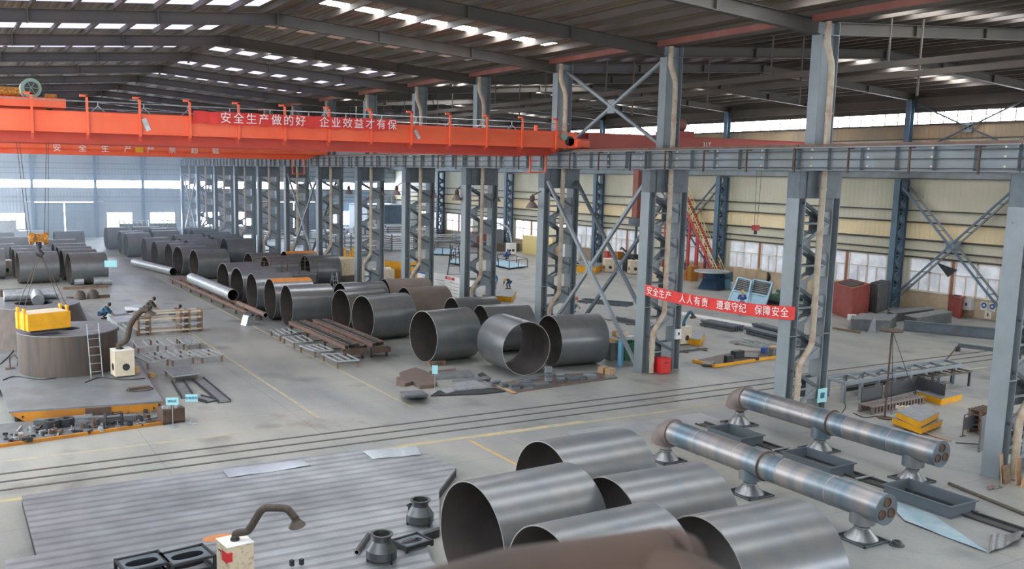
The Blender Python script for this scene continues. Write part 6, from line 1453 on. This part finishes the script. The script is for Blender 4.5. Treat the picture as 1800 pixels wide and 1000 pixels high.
# stacks of pale frames far behind the column row
random.seed(11)
for i, (x, y, w, d, n) in enumerate(((578, 420, 4, 4, 4), (618, 418, 4, 4, 5), (652, 430, 3.4, 3, 8), (690, 424, 4, 4, 8), (700, 440, 3, 2.6, 7), (735, 420, 4, 4, 5), (775, 428, 6, 3, 4), (832, 424, 5, 3, 4), (604, 438, 3.4, 3, 6), (545, 428, 5, 4, 4), (500, 421, 5, 4, 4), (640, 447, 4, 2, 8))):
    p_ = at(x, y); t = thing('frame_stack', 'stack of pale grey steel frames far behind the column row, %s counting from its first' % ORD[i], 'frame stack', (p_.x, p_.y, 0), random.uniform(-.1, .1), 'far stacks of pale frames')
    for k in range(n):
        z = .25+k*.27; f = MB()
        for a in (-1, 1): f.box(-w/2, w/2, a*d/2-.06, a*d/2+.06, z, z+.12); f.box(a*w/2-.06, a*w/2+.06, -d/2, d/2, z, z+.12)
        if k == n-1 and i < 6: f.box(-w/2, w/2, -d/2, d/2, z+.12, z+.16)
        f.build('frame', 'paper' if i < 6 or k % 2 else 'col_grey', t)
    for a in (-1, 1):
        for b in (-1, 1): MB().box(a*w/2-.07, a*w/2+.07, b*d/2-.07, b*d/2+.07, 0, .27*n+.2).build('post', 'col_dark', t)
# blue-grey cabin with a railed roof
t = thing('site_cabin', 'blue-grey cabin with a white railed roof at the far end wall', 'cabin', (27.6, 112, 0))
MB().box(-2.3, -.9, -2, 5, 0, 4.6).build('side_wall', 'paper', t); MB().box(-.9, 4, -2, 5, 0, 4.6).build('front_wall', 'teal_m' if False else 'col_blue', t); MB().box(-2.4, 4.1, -2.1, 5.1, 4.6, 4.75).build('roof_slab', 'col_grey', t)
f = MB()
for z in (5.3, 5.9): f.box(-2.3, 4, -2.05, -2.0, z, z+.05)
for k in range(9): x = -2.3+k*6.3/8; f.box(x-.03, x+.03, -2.05, -2.0, 4.75, 5.95)
f.build('railing', 'white', t)
t = thing('duct_riser', 'dull red vertical duct with a dark fan unit on the side wall', 'duct', (32.6, 57.9, 0)); 
MB().box(-.35, .35, -.4, .4, 5.4, 10.3).build('duct', 'redgut', t); MB().cyl((0, 0, 4.6), (0, 0, 5.4), .8, 20).build('fan_unit', 'col_dark', t, smooth=True); MB().box(-.1, .1, -.1, .1, 0, 4.6).build('support_post', 'col_dark', t)
# glass racks behind the far cylinders
for i, (x0, x1) in enumerate(((210, 258), (262, 310))):
    a, b = at(x0, 405), at(x1, 408); t = thing('glass_rack', 'long pale green rack behind the far end of the rolled cylinders, %s one' % ('left', 'right')[i], 'rack', (0, 0, 0)); y = 112
    xa, xb = atY(x0, 395, y).x, atY(x1, 395, y).x; MB().box(xa, xb, y, y+.3, 1.2, 2.3).build('panel', 'motor_g', t)
    for k in range(7): x = xa+(xb-xa)*k/6; MB().box(x-.06, x+.06, y-.1, y, 0, 2.7).build('post', 'galv', t)
    MB().box(xa, xb, y-.1, y+.4, 2.6, 2.7).build('top_rail', 'galv', t)
for i, (x, w, h) in enumerate(((8, 2.5, 2.6), (52, 3, 1.2))):
    p_ = at(x, 418); boxthing('stored_block', 'pale block stored by the end wall at the far left, %s' % ('tall one', 'low one')[i], 'block', (p_.x, min(p_.y, 118), 0), w, 1.5, h, 0, 'galv')
# monorail conduits hanging under the right bay roof
for j, (x, z) in enumerate(((4.3, 14.2), (6.3, 14.0))):
    t = thing('ceiling_monorail', 'long thin brown suspended rail under the right bay roof, %s one' % ('left', 'right')[j], 'rail', (0, 0, 0))
    MB().box(x-.08, x+.08, -8, 118, z, z+.25).build('rail', 'purlin', t)
    for k in range(16):
        y = -4+k*6.2; MB().box(x-.03, x+.03, y-.03, y+.03, z+.25, 15.95+(x-.9)*.0688).build('hanger', 'purlin', t)
        if j: MB().box(x-.035, x+.035, y-.035, y+.035, z-.8, z).build('dropper', 'purlin', t)
p_ = atX(1437, 690, 2.42); t = thing('notice_sign', 'small pale blue notice on the foot of the second column', 'sign', (2.2, 8.69, p_.z)); MB().box(-.28, .28, -.02, 0, -.3, .3).build('board', 'sign_cyan', t); MB().box(-.12, .12, -.03, -.02, -.12, .12).build('mark', 'teal_m', t)
t = thing('wall_socket_box', 'small white switch box on the third column near the red tool box', 'switch box', (2.2, 17.69, 1.6)); MB().box(-.18, .18, -.12, 0, 0, .5).build('body', 'paper', t); MB().box(-.05, .05, -.13, -.12, .2, .35).build('switch', 'dark', t)
p_ = at(1158, 590); 
for i, (x, y, m) in enumerate(((1095, 592, 'cream'), (1110, 598, 'galv'), (1085, 588, 'carton'))):
    q = P(x, y, .4); boxthing('machine_part', ('cream casting', 'grey bracket', 'brown box')[i]+' on the yellow platform behind the gas cylinder', 'machine part', q, .7, .4, .25, .3*i, m)
# ================================================================= lettering as plain meshes
_dg = bpy.context.evaluated_depsgraph_get()
for o in [o for o in sc.objects if o.type == 'FONT']:
    me = bpy.data.meshes.new_from_object(o.evaluated_get(_dg)); n = bpy.data.objects.new('lettering', me); col.objects.link(n)
    n.parent = o.parent; n.location = o.location; n.rotation_euler = o.rotation_euler
    bpy.data.objects.remove(o)
# ================================================================= haze
hz = bpy.data.materials.new('haze'); hz.use_nodes = True; nt = hz.node_tree; nt.nodes.clear()
v = nt.nodes.new('ShaderNodeVolumeScatter'); v.inputs['Color'].default_value = (.66, .83, 1, 1); v.inputs['Density'].default_value = .009; v.inputs['Anisotropy'].default_value = .2
o_ = nt.nodes.new('ShaderNodeOutputMaterial'); nt.links.new(v.outputs[0], o_.inputs['Volume']); M['haze'] = hz
HAZE = True
if HAZE:
    h = MB().box(XL-12, 3.0, 68, YE-.5, .02, 14.6).build('haze', 'haze'); tag(h, 'faint bluish dust haze filling the far end of the left hand bay', 'haze', kind='stuff')
